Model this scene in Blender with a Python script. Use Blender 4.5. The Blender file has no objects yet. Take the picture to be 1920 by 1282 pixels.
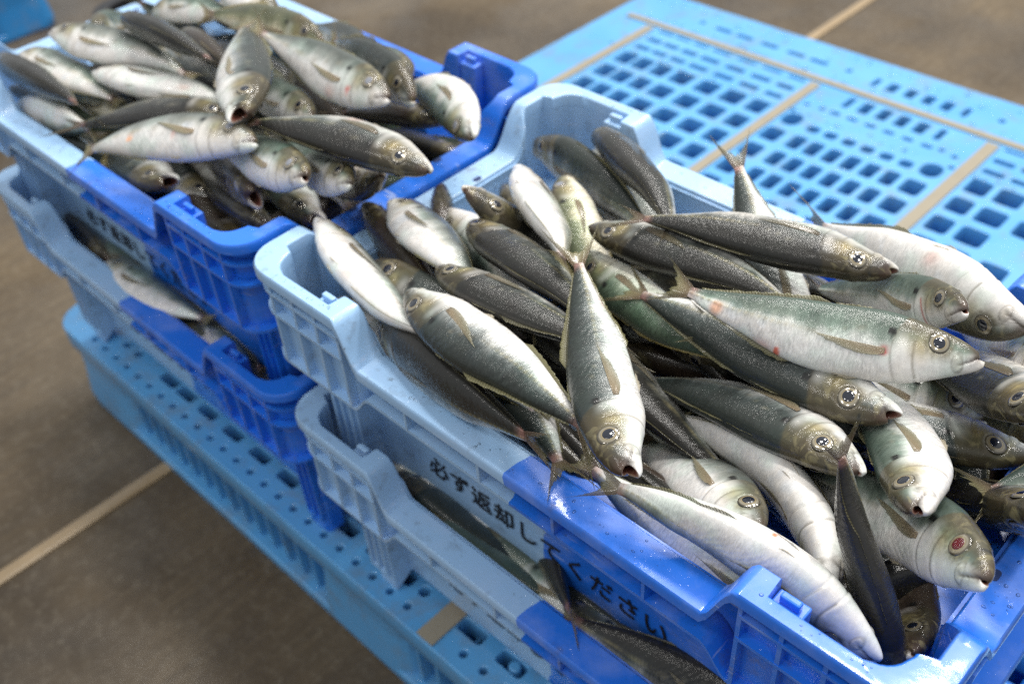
import bpy, bmesh, math, random
import numpy as np
from mathutils import Vector, Matrix

SC = bpy.context.scene
COL = SC.collection

# ------------------------------------------------------------------ camera
cam_d = bpy.data.cameras.new('camera'); cam = bpy.data.objects.new('camera', cam_d); COL.objects.link(cam)
CAM_POS = Vector((1.042164, -0.263113, 0.751638))
CAM_RIGHT = Vector((0.719655, 0.692033, -0.056465)); CAM_DOWN = Vector((0.433223, -0.511086, -0.742367)); CAM_FWD = Vector((-0.542601, 0.509786, -0.667610))
cam.matrix_world = Matrix.Translation(CAM_POS) @ Matrix((CAM_RIGHT, -CAM_DOWN, -CAM_FWD)).transposed().to_4x4()
cam_d.sensor_width = 36.0; cam_d.lens = 37.050
cam_d.clip_start = 0.02; cam_d.clip_end = 60
cam_d.dof.use_dof = True; cam_d.dof.focus_distance = 0.515; cam_d.dof.aperture_fstop = 7.5
SC.camera = cam

# ------------------------------------------------------------------ light
w = bpy.data.worlds.new('World'); SC.world = w; w.use_nodes = True
bg = w.node_tree.nodes['Background']; bg.inputs[0].default_value = (0.93, 0.97, 1.0, 1); bg.inputs[1].default_value = 0.66
def lamp(x, y, z, sx, sy, power, colour=(1.0, 0.97, 0.92)):
    d = bpy.data.lights.new('hall_or_fill_lamp', 'AREA'); d.shape = 'RECTANGLE'; d.size = sx; d.size_y = sy
    d.energy = power; d.color = colour
    o = bpy.data.objects.new('hall_or_fill_lamp', d); COL.objects.link(o); o.location = (x, y, z)
    o.rotation_euler = (Vector((0.6, 0.3, 0.2)) - Vector((x, y, z))).to_track_quat('-Z', 'Y').to_euler()
    return o
for (x, y, z, sx, sy, p) in [(-0.6, 0.7, 3.0, .32, .32, 16.6), (0.5, 0.6, 3.0, .32, .32, 19.9), (1.6, 0.6, 3.0, .32, .32, 17.7),
                             (-0.6, 1.7, 3.0, .32, .32, 21.0), (0.5, 1.7, 3.0, .32, .32, 29.8), (1.6, 1.7, 3.0, .32, .32, 24.3),
                             (-0.6, 2.9, 3.0, .32, .32, 22.1), (0.5, 2.9, 3.0, .32, .32, 34.2), (1.6, 2.9, 3.0, .32, .32, 24.3), (-0.4, -1.3, 2.8, .32, .32, 10), (0.6, -1.4, 2.8, .32, .32, 10), (1.9, -0.9, 2.8, .32, .32, 8)]:  # camera-side lamps here are added fill, brightening near crate faces and the gaps
    lamp(x, y, z, sx, sy, p)

SC.view_settings.view_transform = 'Standard'; SC.view_settings.look = 'None'
SC.view_settings.exposure = 0.0; SC.view_settings.gamma = 1.0; SC.view_settings.use_curve_mapping = False
SC.cycles.use_denoising = False      # the denoiser wipes out the glints on the wet scales
SC.cycles.max_bounces = 6; SC.cycles.transparent_max_bounces = 8
SC.cycles.sample_clamp_indirect = 2.0; SC.cycles.sample_clamp_direct = 12.0; SC.cycles.filter_width = 1.35
SC.cycles.caustics_reflective = False; SC.cycles.caustics_refractive = False

# ------------------------------------------------------------------ helpers
def tag(o, label=None, cat=None, group=None, kind=None):
    if label: o['label'] = label
    if cat: o['category'] = cat
    if group: o['group'] = group
    if kind: o['kind'] = kind
    return o
def empty(name, loc=(0, 0, 0), rz=0.0):
    o = bpy.data.objects.new(name, None); COL.objects.link(o); o.location = loc; o.rotation_euler = (0, 0, rz)
    o.empty_display_size = .02
    return o
def mesh_obj(name, verts, faces, mat, parent=None, smooth=True, attrs=None):
    me = bpy.data.meshes.new(name)
    V = np.asarray(verts, dtype=np.float32)
    me.from_pydata(V.tolist(), [], faces if isinstance(faces, list) else faces.tolist())
    if attrs:
        for k, (typ, arr) in attrs.items():
            a = me.attributes.new(k, typ, 'POINT')
            key = 'color' if typ == 'FLOAT_COLOR' else ('vector' if typ == 'FLOAT_VECTOR' else 'value')
            a.data.foreach_set(key, np.asarray(arr, dtype=np.float32).ravel())
    if smooth: me.polygons.foreach_set('use_smooth', [True] * len(me.polygons))
    me.materials.append(mat); me.update()
    o = bpy.data.objects.new(name, me); COL.objects.link(o)
    if parent: o.parent = parent
    return o
class MB:
    def __init__(s): s.v = []; s.f = []
    def box(s, x0, x1, y0, y1, z0, z1):
        n = len(s.v)
        s.v += [(x0, y0, z0), (x1, y0, z0), (x1, y1, z0), (x0, y1, z0), (x0, y0, z1), (x1, y0, z1), (x1, y1, z1), (x0, y1, z1)]
        s.f += [[n, n+3, n+2, n+1], [n+4, n+5, n+6, n+7], [n, n+1, n+5, n+4], [n+1, n+2, n+6, n+5], [n+2, n+3, n+7, n+6], [n+3, n, n+4, n+7]]
        return s
    def loft(s, rings, closed_ring=True, closed_path=True):
        n0 = len(s.v); m = len(rings[0]); k = len(rings)
        for r in rings: s.v += [tuple(p) for p in r]
        for i in range(k if closed_path else k - 1):
            a = n0 + i * m; b = n0 + ((i + 1) % k) * m
            for j in range(m if closed_ring else m - 1):
                j2 = (j + 1) % m
                s.f.append([a + j, b + j, b + j2, a + j2])
        return n0
    def build(s, name, mat, parent=None, smooth=False, bevel=0.0):
        o = mesh_obj(name, s.v, s.f, mat, parent, smooth)
        if bevel:
            b = o.modifiers.new('bevel', 'BEVEL'); b.width = bevel; b.segments = 2; b.limit_method = 'ANGLE'; b.angle_limit = math.radians(40)
        return o

# ------------------------------------------------------------------ node helpers
def new_mat(name):
    m = bpy.data.materials.new(name); m.use_nodes = True
    nt = m.node_tree; p = nt.nodes['Principled BSDF']
    return m, nt, p
def nd(nt, typ, **k):
    n = nt.nodes.new(typ)
    for a, b in k.items():
        if a.startswith('i_'):
            n.inputs[a[2:].replace('_', ' ')].default_value = b
        else: setattr(n, a, b)
    return n
def mth(nt, op, a, b=None, c=None, clamp=False):
    n = nt.nodes.new('ShaderNodeMath'); n.operation = op; n.use_clamp = clamp
    for i, v in enumerate((a, b, c)):
        if v is None: continue
        if isinstance(v, (int, float)): n.inputs[i].default_value = v
        else: nt.links.new(v, n.inputs[i])
    return n.outputs[0]
def ramp(nt, fac, stops):
    n = nt.nodes.new('ShaderNodeValToRGB'); nt.links.new(fac, n.inputs[0])
    e = n.color_ramp.elements
    while len(e) < len(stops): e.new(.5)
    for el, (p, c) in zip(e, stops):
        el.position = p; el.color = (*c, 1) if len(c) == 3 else c
    return n.outputs[0]
def mix(nt, fac, a, b, blend='MIX'):
    n = nt.nodes.new('ShaderNodeMix'); n.data_type = 'RGBA'; n.blend_type = blend
    for s, v in ((n.inputs[0], fac), (n.inputs[6], a), (n.inputs[7], b)):
        if isinstance(v, (int, float)): s.default_value = v
        elif isinstance(v, tuple): s.default_value = (*v, 1) if len(v) == 3 else v
        else: nt.links.new(v, s)
    return n.outputs[2]
def noise(nt, vec, scale, detail=3, rough=.55, dist=0.0):
    n = nt.nodes.new('ShaderNodeTexNoise'); n.inputs['Scale'].default_value = scale; n.inputs['Detail'].default_value = detail
    n.inputs['Roughness'].default_value = rough; n.inputs['Distortion'].default_value = dist
    if vec: nt.links.new(vec, n.inputs['Vector'])
    return n.outputs['Fac']
def bump(nt, h, strength, dist, normal=None):
    n = nt.nodes.new('ShaderNodeBump'); n.inputs['Strength'].default_value = strength; n.inputs['Distance'].default_value = dist
    nt.links.new(h, n.inputs['Height'])
    if normal: nt.links.new(normal, n.inputs['Normal'])
    return n.outputs[0]
def mapping(nt, vec, scale, loc=(0, 0, 0)):
    n = nt.nodes.new('ShaderNodeMapping'); n.inputs['Scale'].default_value = scale; n.inputs['Location'].default_value = loc
    nt.links.new(vec, n.inputs['Vector']); return n.outputs[0]

# ------------------------------------------------------------------ materials
LIGHT = (0.29, 0.47, 0.71); BLUE = (0.016, 0.150, 0.68)
def plastic(name, split):
    """two-tone moulded crate plastic: pale blue left of the weld line, strong blue right of it"""
    m, nt, p = new_mat(name)
    tc = nd(nt, 'ShaderNodeTexCoord').outputs['Object']
    sep = nd(nt, 'ShaderNodeSeparateXYZ'); nt.links.new(tc, sep.inputs[0])
    n1 = noise(nt, tc, 38, 1, .4)
    e = mth(nt, 'MULTIPLY_ADD', n1, 0.022, sep.outputs[0])
    e = mth(nt, 'ADD', e, mth(nt, 'MULTIPLY', mth(nt, 'LESS_THAN', sep.outputs[2], .14), .018))
    e = mth(nt, 'GREATER_THAN', e, split + 0.011)
    base = mix(nt, e, LIGHT, BLUE)
    # worn, slightly chalky patches and grime
    n2 = noise(nt, tc, 22, 5, .6)
    chalk = ramp(nt, n2, [(.50, (0, 0, 0)), (.68, (1, 1, 1))])
    base = mix(nt, mth(nt, 'MULTIPLY', chalk, .16), base, (0.55, 0.60, 0.78))
    n3 = noise(nt, tc, 60, 6, .7)
    grime = ramp(nt, n3, [(.56, (0, 0, 0)), (.70, (1, 1, 1))])
    base = mix(nt, mth(nt, 'MULTIPLY', grime, .42), base, (0.10, 0.085, 0.06))
    scr = noise(nt, mapping(nt, tc, (14, 60, 420)), 1.0, 3, .6)
    scr = mth(nt, 'MULTIPLY', ramp(nt, scr, [(.62, (0,) * 3), (.66, (1,) * 3)]), ramp(nt, noise(nt, tc, 30, 2, .5), [(.5, (0,) * 3), (.6, (.5,) * 3)]))
    base = mix(nt, scr, base, (0.50, 0.58, 0.74))
    spk = ramp(nt, noise(nt, tc, 330, 3, .6), [(.70, (0,) * 3), (.76, (.7,) * 3)])
    base = mix(nt, spk, base, (0.04, 0.035, 0.03))
    nt.links.new(base, p.inputs['Base Color'])
    r = ramp(nt, n2, [(.3, (.24, .24, .24)), (.7, (.42, .42, .42))])
    nt.links.new(r, p.inputs['Roughness'])
    p.inputs['Subsurface Weight'].default_value = 0.0
    p.inputs['Coat Weight'].default_value = .45; p.inputs['Coat Roughness'].default_value = .08
    # water film and drops
    v = nt.nodes.new('ShaderNodeTexVoronoi'); v.inputs['Scale'].default_value = 230; nt.links.new(tc, v.inputs['Vector'])
    drop = mth(nt, 'SUBTRACT', .32, v.outputs['Distance'], clamp=True)
    gate = ramp(nt, noise(nt, tc, 45, 2, .5), [(.52, (0, 0, 0)), (.62, (1, 1, 1))])
    hgt = mth(nt, 'MULTIPLY', drop, gate)
    b0 = bump(nt, noise(nt, tc, 120, 3, .5), .12, .0006)
    nt.links.new(b0, p.inputs['Normal'])
    nt.links.new(bump(nt, hgt, .9, .0035, b0), p.inputs['Coat Normal'])
    return m
M_CRATE = plastic('two_tone_plastic', 0.237)

def make_pallet_mat(ca, cb):
    m, nt, p = new_mat('pallet_plastic')
    tc = nd(nt, 'ShaderNodeTexCoord').outputs['Object']
    n2 = noise(nt, tc, 9, 5, .6)
    base = mix(nt, n2, ca, cb)
    grime = ramp(nt, noise(nt, tc, 28, 6, .72), [(.50, (0, 0, 0)), (.66, (1, 1, 1))])
    geo = nd(nt, 'ShaderNodeNewGeometry'); 
    base = mix(nt, mth(nt, 'MULTIPLY', grime, .38), base, (0.17, 0.15, 0.11))
    nt.links.new(base, p.inputs['Base Color'])
    nt.links.new(ramp(nt, n2, [(.3, (.28,)*3), (.7, (.5,)*3)]), p.inputs['Roughness'])
    nt.links.new(bump(nt, noise(nt, tc, 260, 3, .6), .2, .0006), p.inputs['Normal'])
    p.inputs['Coat Weight'].default_value = .35; p.inputs['Coat Roughness'].default_value = .12
    v = nt.nodes.new('ShaderNodeTexVoronoi'); v.inputs['Scale'].default_value = 120; nt.links.new(tc, v.inputs['Vector'])
    drop = mth(nt, 'SUBTRACT', .34, v.outputs['Distance'], clamp=True)
    gate = ramp(nt, noise(nt, tc, 20, 2, .5), [(.5, (0, 0, 0)), (.6, (1, 1, 1))])
    nt.links.new(bump(nt, mth(nt, 'MULTIPLY', drop, gate), .9, .006), p.inputs['Coat Normal'])
    return m
M_PALLET = make_pallet_mat((0.060, 0.275, 0.58), (0.115, 0.35, 0.64))
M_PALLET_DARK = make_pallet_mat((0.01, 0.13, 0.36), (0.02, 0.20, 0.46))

def make_floor_mat():
    m, nt, p = new_mat('wet_concrete')
    tc = nd(nt, 'ShaderNodeTexCoord').outputs['Object']
    big = noise(nt, tc, 3.2, 5, .6, .3)
    brush = noise(nt, mapping(nt, tc, (150, 9, 1)), 1.0, 5, .7)
    fine = noise(nt, tc, 90, 5, .7)
    c = ramp(nt, big, [(.36, (0.040, 0.026, 0.012)), (.50, (0.078, 0.053, 0.026)), (.64, (0.125, 0.090, 0.050))])
    c = mix(nt, ramp(nt, brush, [(.36, (0,)*3), (.66, (.62,)*3)]), c, (0.050, 0.034, 0.018))
    c = mix(nt, mth(nt, 'MULTIPLY', ramp(nt, fine, [(.5, (0,)*3), (.8, (1,)*3)]), .35), c, (0.26, 0.22, 0.16))
    nt.links.new(c, p.inputs['Base Color'])
    wet = ramp(nt, noise(nt, tc, 5.5, 4, .6), [(.42, (0,)*3), (.58, (1,)*3)])
    nt.links.new(mth(nt, 'MULTIPLY_ADD', wet, -.32, .62), p.inputs['Roughness'])
    h = mth(nt, 'MULTIPLY_ADD', brush, .6, mth(nt, 'MULTIPLY', fine, .5))
    b = bump(nt, h, .5, .0025)
    nt.links.new(b, p.inputs['Normal'])
    nt.links.new(mth(nt, 'MULTIPLY', wet, .45), p.inputs['Coat Weight']); p.inputs['Coat Roughness'].default_value = .22
    nt.links.new(bump(nt, noise(nt, tc, 60, 4, .6), .5, .003), p.inputs['Coat Normal'])
    return m
M_FLOOR = make_floor_mat()

def simple(name, col, rough=.5, var=.0, scale=30, bmp=0.0, coat=0.0, spec=.5, metal=0.0):
    m, nt, p = new_mat(name)
    tc = nd(nt, 'ShaderNodeTexCoord').outputs['Object']
    n = noise(nt, tc, scale, 4, .6)
    c = mix(nt, n, tuple(x * (1 - var) for x in col), tuple(min(1, x * (1 + var)) for x in col))
    nt.links.new(c, p.inputs['Base Color'])
    p.inputs['Roughness'].default_value = rough; p.inputs['Metallic'].default_value = metal
    p.inputs['Coat Weight'].default_value = coat; p.inputs['Coat Roughness'].default_value = .08
    p.inputs['Specular IOR Level'].default_value = spec
    if bmp: nt.links.new(bump(nt, noise(nt, tc, scale * 6, 3, .6), bmp, .001), p.inputs['Normal'])
    return m
M_GROUT = simple('joint_sealant', (0.30, 0.215, 0.12), .35, .25, 18, .5, .5)
M_TAPE = simple('anti_slip_strip', (0.25, 0.22, 0.165), .75, .14, 40, .4)
M_INK = simple('black_ink', (0.012, 0.012, 0.016), .4, .1)
M_TUB = simple('black_plastic', (0.012, 0.012, 0.014), .35, .1)
M_DARKHOLE = simple('painted_slot_shade', (0.01, 0.03, 0.12), .6, .1)  # dark colour stands in for the shade inside a slot; no hole is cut
M_DEEP = simple('pallet_glow_blue', (0.0, 0.20, 0.74), .45, .15, 12)  # bluer than the deck: glow of light through the plastic put into colour

def make_skin():
    m, nt, p = new_mat('wet_fish_skin')
    ac = nd(nt, 'ShaderNodeAttribute', attribute_name='col').outputs['Color']
    ar = nd(nt, 'ShaderNodeAttribute', attribute_name='rest').outputs['Vector']
    am = nd(nt, 'ShaderNodeAttribute', attribute_name='msk')      # R scaly, G silver, B mouth
    oi = nd(nt, 'ShaderNodeObjectInfo').outputs['Random']
    sm = nd(nt, 'ShaderNodeSeparateColor'); nt.links.new(am.outputs['Color'], sm.inputs[0])
    vadd = nt.nodes.new('ShaderNodeVectorMath'); vadd.operation = 'ADD'; nt.links.new(ar, vadd.inputs[0])
    cmb = nd(nt, 'ShaderNodeCombineXYZ'); nt.links.new(mth(nt, 'MULTIPLY', oi, 7.0), cmb.inputs[0]); nt.links.new(mth(nt, 'MULTIPLY', oi, 13.0), cmb.inputs[2])
    nt.links.new(cmb.outputs[0], vadd.inputs[1]); rv = vadd.outputs[0]
    # fine wavy rows across the flank
    rows = noise(nt, mapping(nt, rv, (190, 42, 42)), 1.0, 3, .6, .8)
    mott = noise(nt, rv, 26, 5, .65)
    big = noise(nt, rv, 6, 3, .5)
    k = mth(nt, 'MULTIPLY_ADD', mth(nt, 'MULTIPLY', mth(nt, 'SUBTRACT', rows, .5), sm.outputs[0]), 2.1, 1.0)
    k = mth(nt, 'ADD', k, mth(nt, 'MULTIPLY', mth(nt, 'SUBTRACT', mott, .5), .6))
    k = mth(nt, 'ADD', k, mth(nt, 'MULTIPLY', mth(nt, 'SUBTRACT', big, .5), .35))
    kc = nd(nt, 'ShaderNodeCombineXYZ')
    for i in range(3): nt.links.new(k, kc.inputs[i])
    c = mix(nt, 1.0, ac, kc.outputs[0], 'MULTIPLY')
    # iridescence: pigment drifting between green, blue and rose
    iri = ramp(nt, noise(nt, rv, 9, 2, .5), [(.32, (.80, 1.02, .92)), (.5, (1.0, 1.0, 1.0)), (.62, (1.05, .98, .93)), (.75, (.88, .97, 1.12))])
    c = mix(nt, .45, c, mix(nt, 1.0, c, iri, 'MULTIPLY'))
    # olive, brown and gold patches on the head
    sh_ = nd(nt, 'ShaderNodeSeparateXYZ'); nt.links.new(ar, sh_.inputs[0])
    hm = mth(nt, 'MULTIPLY', ramp(nt, sh_.outputs[0], [(.15, (.8,) * 3), (.225, (0,) * 3)]), ramp(nt, mth(nt, 'MULTIPLY_ADD', sh_.outputs[2], 6.0, .5), [(.22, (0,) * 3), (.55, (1,) * 3)]))
    hp = ramp(nt, noise(nt, rv, 24, 4, .65, 1.2), [(.48, (0,) * 3), (.64, (.7,) * 3)])
    c = mix(nt, mth(nt, 'MULTIPLY', hm, hp), c, (0.055, 0.043, 0.024))
    hg = ramp(nt, noise(nt, mapping(nt, rv, (1, 1, 1), (3, 1, 2)), 20, 3, .6, .8), [(.54, (0,) * 3), (.66, (.45,) * 3)])
    c = mix(nt, mth(nt, 'MULTIPLY', hm, hg), c, (0.33, 0.29, 0.15))
    nt.links.new(c, p.inputs['Base Color'])
    nt.links.new(mth(nt, 'MULTIPLY', sm.outputs[1], .10), p.inputs['Metallic'])
    nt.links.new(mth(nt, 'MULTIPLY_ADD', mott, .25, .36), p.inputs['Roughness'])
    p.inputs['Specular IOR Level'].default_value = .22
    p.inputs['Coat Weight'].default_value = .9; p.inputs['Coat Roughness'].default_value = .04; p.inputs['Coat IOR'].default_value = 1.33
    vo = nt.nodes.new('ShaderNodeTexVoronoi'); vo.inputs['Scale'].default_value = 150; nt.links.new(rv, vo.inputs['Vector'])
    sc = mth(nt, 'MULTIPLY', mth(nt, 'MULTIPLY', vo.outputs['Distance'], mth(nt, 'MULTIPLY_ADD', sm.outputs[0], .85, .15)), 1.0)
    sr = nd(nt, 'ShaderNodeSeparateXYZ'); nt.links.new(ar, sr.inputs[0])
    fur = mth(nt, 'SINE', mth(nt, 'MULTIPLY_ADD', sr.outputs[0], 210.0, mth(nt, 'MULTIPLY_ADD', mth(nt, 'ABSOLUTE', sr.outputs[2]), 190.0, mth(nt, 'MULTIPLY', big, 16.0))))
    fur = mth(nt, 'MULTIPLY', mth(nt, 'MULTIPLY', fur, sm.outputs[0]), ramp(nt, noise(nt, rv, 8, 2, .5), [(.45, (0,) * 3), (.62, (.28,) * 3)]))
    b0 = bump(nt, mth(nt, 'ADD', fur, mth(nt, 'ADD', mth(nt, 'MULTIPLY', rows, sm.outputs[0]), mth(nt, 'MULTIPLY', mott, .5))), .34, .0011)
    nt.links.new(b0, p.inputs['Normal'])
    fine = noise(nt, rv, 210, 2, .6)
    b1 = bump(nt, mth(nt, 'ADD', sc, mth(nt, 'MULTIPLY', fine, .5)), .22, .0009, b0)
    # wet scales: each tiny facet tilts its own way, so some catch a lamp and glint
    v2 = nt.nodes.new('ShaderNodeTexVoronoi'); v2.inputs['Scale'].default_value = 90; nt.links.new(rv, v2.inputs['Vector'])
    geo = nd(nt, 'ShaderNodeNewGeometry').outputs['Normal']
    def vm(op, a, b):
        n = nt.nodes.new('ShaderNodeVectorMath'); n.operation = op
        for i, q in enumerate((a, b)):
            if q is None: continue
            if isinstance(q, tuple): n.inputs[i].default_value = q
            elif op == 'SCALE' and i == 1: nt.links.new(q, n.inputs['Scale'])
            else: nt.links.new(q, n.inputs[i])
        return n.outputs[0]
    gate = ramp(nt, noise(nt, rv, 30, 3, .6), [(.55, (0.0,) * 3), (.61, (1,) * 3)])
    dot = mth(nt, 'MULTIPLY', mth(nt, 'LESS_THAN', v2.outputs['Distance'], .33), mth(nt, 'MULTIPLY_ADD', sm.outputs[2], .9, .1))
    amt = mth(nt, 'MULTIPLY', mth(nt, 'MULTIPLY', gate, dot), mth(nt, 'MULTIPLY_ADD', sm.outputs[0], .38, .22))
    tilt = vm('SCALE', vm('SUBTRACT', v2.outputs['Color'], (.5, .5, .5)), amt)
    nt.links.new(vm('NORMALIZE', vm('ADD', b1, tilt), None), p.inputs['Coat Normal'])
    return m
M_SKIN = make_skin()

def make_fin():
    m, nt, p = new_mat('fin_membrane')
    a = nd(nt, 'ShaderNodeAttribute', attribute_name='fin').outputs['Vector']   # x ray index, y 0 root..1 tip
    ac = nd(nt, 'ShaderNodeAttribute', attribute_name='col').outputs['Color']
    sp = nd(nt, 'ShaderNodeSeparateXYZ'); nt.links.new(a, sp.inputs[0])
    s = mth(nt, 'SINE', mth(nt, 'MULTIPLY', sp.outputs[0], 6.2832))
    ray_ = mth(nt, 'POWER', mth(nt, 'MULTIPLY_ADD', s, .5, .5), 2.0)
    n = noise(nt, a, 4, 4, .6)
    c = mix(nt, mth(nt, 'MULTIPLY', ray_, .75), ac, mix(nt, 1.0, ac, (0.20, 0.19, 0.15), 'MULTIPLY'))
    c = mix(nt, mth(nt, 'MULTIPLY', n, .4), c, mix(nt, 1.0, ac, (1.35, 1.25, 1.0), 'MULTIPLY'))
    nt.links.new(c, p.inputs['Base Color'])
    p.inputs['Roughness'].default_value = .35; p.inputs['Coat Weight'].default_value = .5; p.inputs['Coat Roughness'].default_value = .12
    al = mth(nt, 'MULTIPLY_ADD', ray_, .28, .58)
    al = mth(nt, 'SUBTRACT', al, mth(nt, 'MULTIPLY', mth(nt, 'POWER', sp.outputs[1], 3.0), .25))
    nt.links.new(al, p.inputs['Alpha'])
    nt.links.new(bump(nt, ray_, .6, .0006), p.inputs['Normal'])
    return m
M_FIN = make_fin()

def make_eye():
    m, nt, p = new_mat('eye_iris')
    a = nd(nt, 'ShaderNodeAttribute', attribute_name='rad').outputs['Fac']
    tc = nd(nt, 'ShaderNodeTexCoord').outputs['Object']
    c = ramp(nt, a, [(.0, (.012, .014, .022)), (.54, (.014, .016, .028)), (.57, (.36, .28, .14)), (.66, (.24, .20, .13)), (.78, (.30, .27, .20)), (.88, (.10, .08, .05)), (1.0, (.04, .035, .025))])
    e = c.node.color_ramp.elements
    c = mix(nt, mth(nt, 'MULTIPLY', noise(nt, tc, 900, 3, .6), .5), c, (.06, .06, .05))
    nt.links.new(c, p.inputs['Base Color']); p.inputs['Roughness'].default_value = .15; p.inputs['Metallic'].default_value = .2
    p.inputs['Coat Weight'].default_value = 1.0; p.inputs['Coat Roughness'].default_value = .02
    return m
M_EYE = make_eye()
M_PUPIL = simple('eye_pupil', (.006, .008, .016), .05, .1, 50, 0, 1.0)
M_PUPIL_CLOUD = simple('clouded_pupil', (.20, .21, .24), .15, .2, 50, 0, .8)
M_PUPIL_BLOOD = simple('bloodshot_pupil', (.10, .006, .010), .08, .8, 300, .6, 1.0)
# ------------------------------------------------------------------ the setting
FZ = -0.122
fl = MB(); fl.v = [(-12, -12, FZ), (12, -12, FZ), (12, 12, FZ), (-12, 12, FZ)]; fl.f = [[0, 1, 2, 3]]
tag(fl.build('floor', M_FLOOR), kind='structure')
jm = MB()
jm.loft([[(0.173, y, FZ - .002), (0.173, y, FZ + .002), (0.177, y, FZ + .0035), (0.186, y, FZ + .0035), (0.190, y, FZ + .002), (0.190, y, FZ - .002)] for y in (-11.9, 11.9)], True, False)
tag(jm.build('floor_joint', M_GROUT), kind='structure')

# ------------------------------------------------------------------ pallets
def rrect(cx, cy, sx, sy, r=None, n=4):
    r = min(sx, sy) * .35 if r is None else r
    pts = []
    for k, (ax, ay) in enumerate(((1, 1), (-1, 1), (-1, -1), (1, -1))):
        for i in range(n + 1):
            a = math.pi / 2 * (k + i / n)
            pts.append((cx + ax * (sx / 2 - r) + r * math.cos(a), cy + ay * (sy / 2 - r) + r * math.sin(a)))
    return pts
def disc(cx, cy, r, n=12): return [(cx + r * math.cos(2 * math.pi * i / n), cy + r * math.sin(2 * math.pi * i / n)) for i in range(n)]
def plate(name, outline, holes, z, thick, bev, mat, parent):
    cu = bpy.data.curves.new(name, 'CURVE'); cu.dimensions = '2D'; cu.fill_mode = 'BOTH'
    cu.extrude = thick / 2 - bev; cu.bevel_depth = bev; cu.bevel_resolution = 1; cu.offset = -bev
    for pts in [outline] + holes:
        s = cu.splines.new('POLY'); s.points.add(len(pts) - 1); s.use_cyclic_u = True
        for q, (x, y) in zip(s.points, pts): q.co = (x, y, 0, 1)
    t = bpy.data.objects.new('tmp_plate', cu); COL.objects.link(t)
    dg = bpy.context.evaluated_depsgraph_get(); me = bpy.data.meshes.new_from_object(t.evaluated_get(dg)); me.name = name
    bpy.data.objects.remove(t); bpy.data.curves.remove(cu)
    me.transform(Matrix.Translation((0, 0, z - thick / 2)))
    me.materials.clear(); me.materials.append(mat)
    o = bpy.data.objects.new(name, me); COL.objects.link(o); o.parent = parent
    return o
PW = 1.1
def deck_holes():
    H = []
    rr = lambda *a, **k: H.append(rrect(*a, **k))
    cr = (.445, .471, .498, .525, .552, .579)
    # edge bands (mirrored near / far)
    for far in (0, 1):
        Y = (lambda y: 1.1 - y) if far else (lambda y: y)
        if far:
            for x in cr + tuple(x + .55 for x in cr if x + .55 < 1.07): rr(x, 1.0405, .0145 if x not in (.445, .579) else .008, .025, r=.003)
            for x in (.181, .220, .265, .311, .350, .700, .745, .790, .835, .875): rr(x, 1.0455, .029, .009, r=.003)
            for x in (.14, .398, .625, .665): H.append(disc(x, 1.048, .005))
        else:
            x = .074
            while x < 1.04:
                if not (.60 < x < .655): H.append(disc(x, .0150, .0036))
                x += .0226
            for x in (.058, .111, .134, .594, .700): H.append(disc(x, .0345, .0052))
            for x in (.197, .2285, .2685, .313, .358, .403, .448, .490, .535, .570, .652, .697, .742, .787, .832, .9, .945): rr(x, .0345, .027 if x != .570 else .02, .0125, r=.003)
    # panel columns: (strip a .086) .125-.352 | (strip b .383) .408-.611 | (strip c .643) .672-...
    def hub(x, y, hubs): return any((x - hx) ** 2 + (y - hy) ** 2 < .026 ** 2 for hx, hy in hubs)
    hubs = [(.245, .765), (.245, .42), (.75, .765), (.745, .42), (.52, .36), (.52, .62)]
    colsA = (.118, .150, .184, .222, .267, .311, .352); colsC = (.672, .711, .757, .803, .845, .880, .914, .950, .99, 1.03)
    rows = [.884 - .0493 * i for i in range(17)]
    for x in colsA + colsC:
        wx = .032 if x not in (.184, .352, .672, .118, .150) else .027
        for y in (.9535, .924): rr(x, y, wx, .0105, r=.003)
        rr(x, .9835, wx, .006, r=.0025)
        for y in rows:
            if y < .07 or hub(x, y, hubs): continue
            rr(x, y, wx, .034, r=.005)
    for x in cr:
        rr(x, .968, .0155 if x not in (.445, .579) else .009, .030, r=.003)
        rr(x, .932, .015, .008, r=.0035)
        rr(x, .878, .0175, .0165, r=.005)
        for i in range(1, 17):
            y = .885 - .0488 * i
            if y < .07: continue
            if i in (4, 12):
                rr(x, y + .006, .0155, .015, r=.004)
            else: rr(x, y, .0185, .034, r=.005)
    for x in (.4085, .6105):
        for i in range(17):
            y = .884 - .0488 * i
            if y < .07: continue
            rr(x, y, .026, .033, r=.005 if i else .012)
    for (x, y) in ((.402, .93), (.396, .905), (.618, .93), (.626, .905), (.425, .932), (.598, .935)): H.append(disc(x, y, .0042))
    return H
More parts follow.
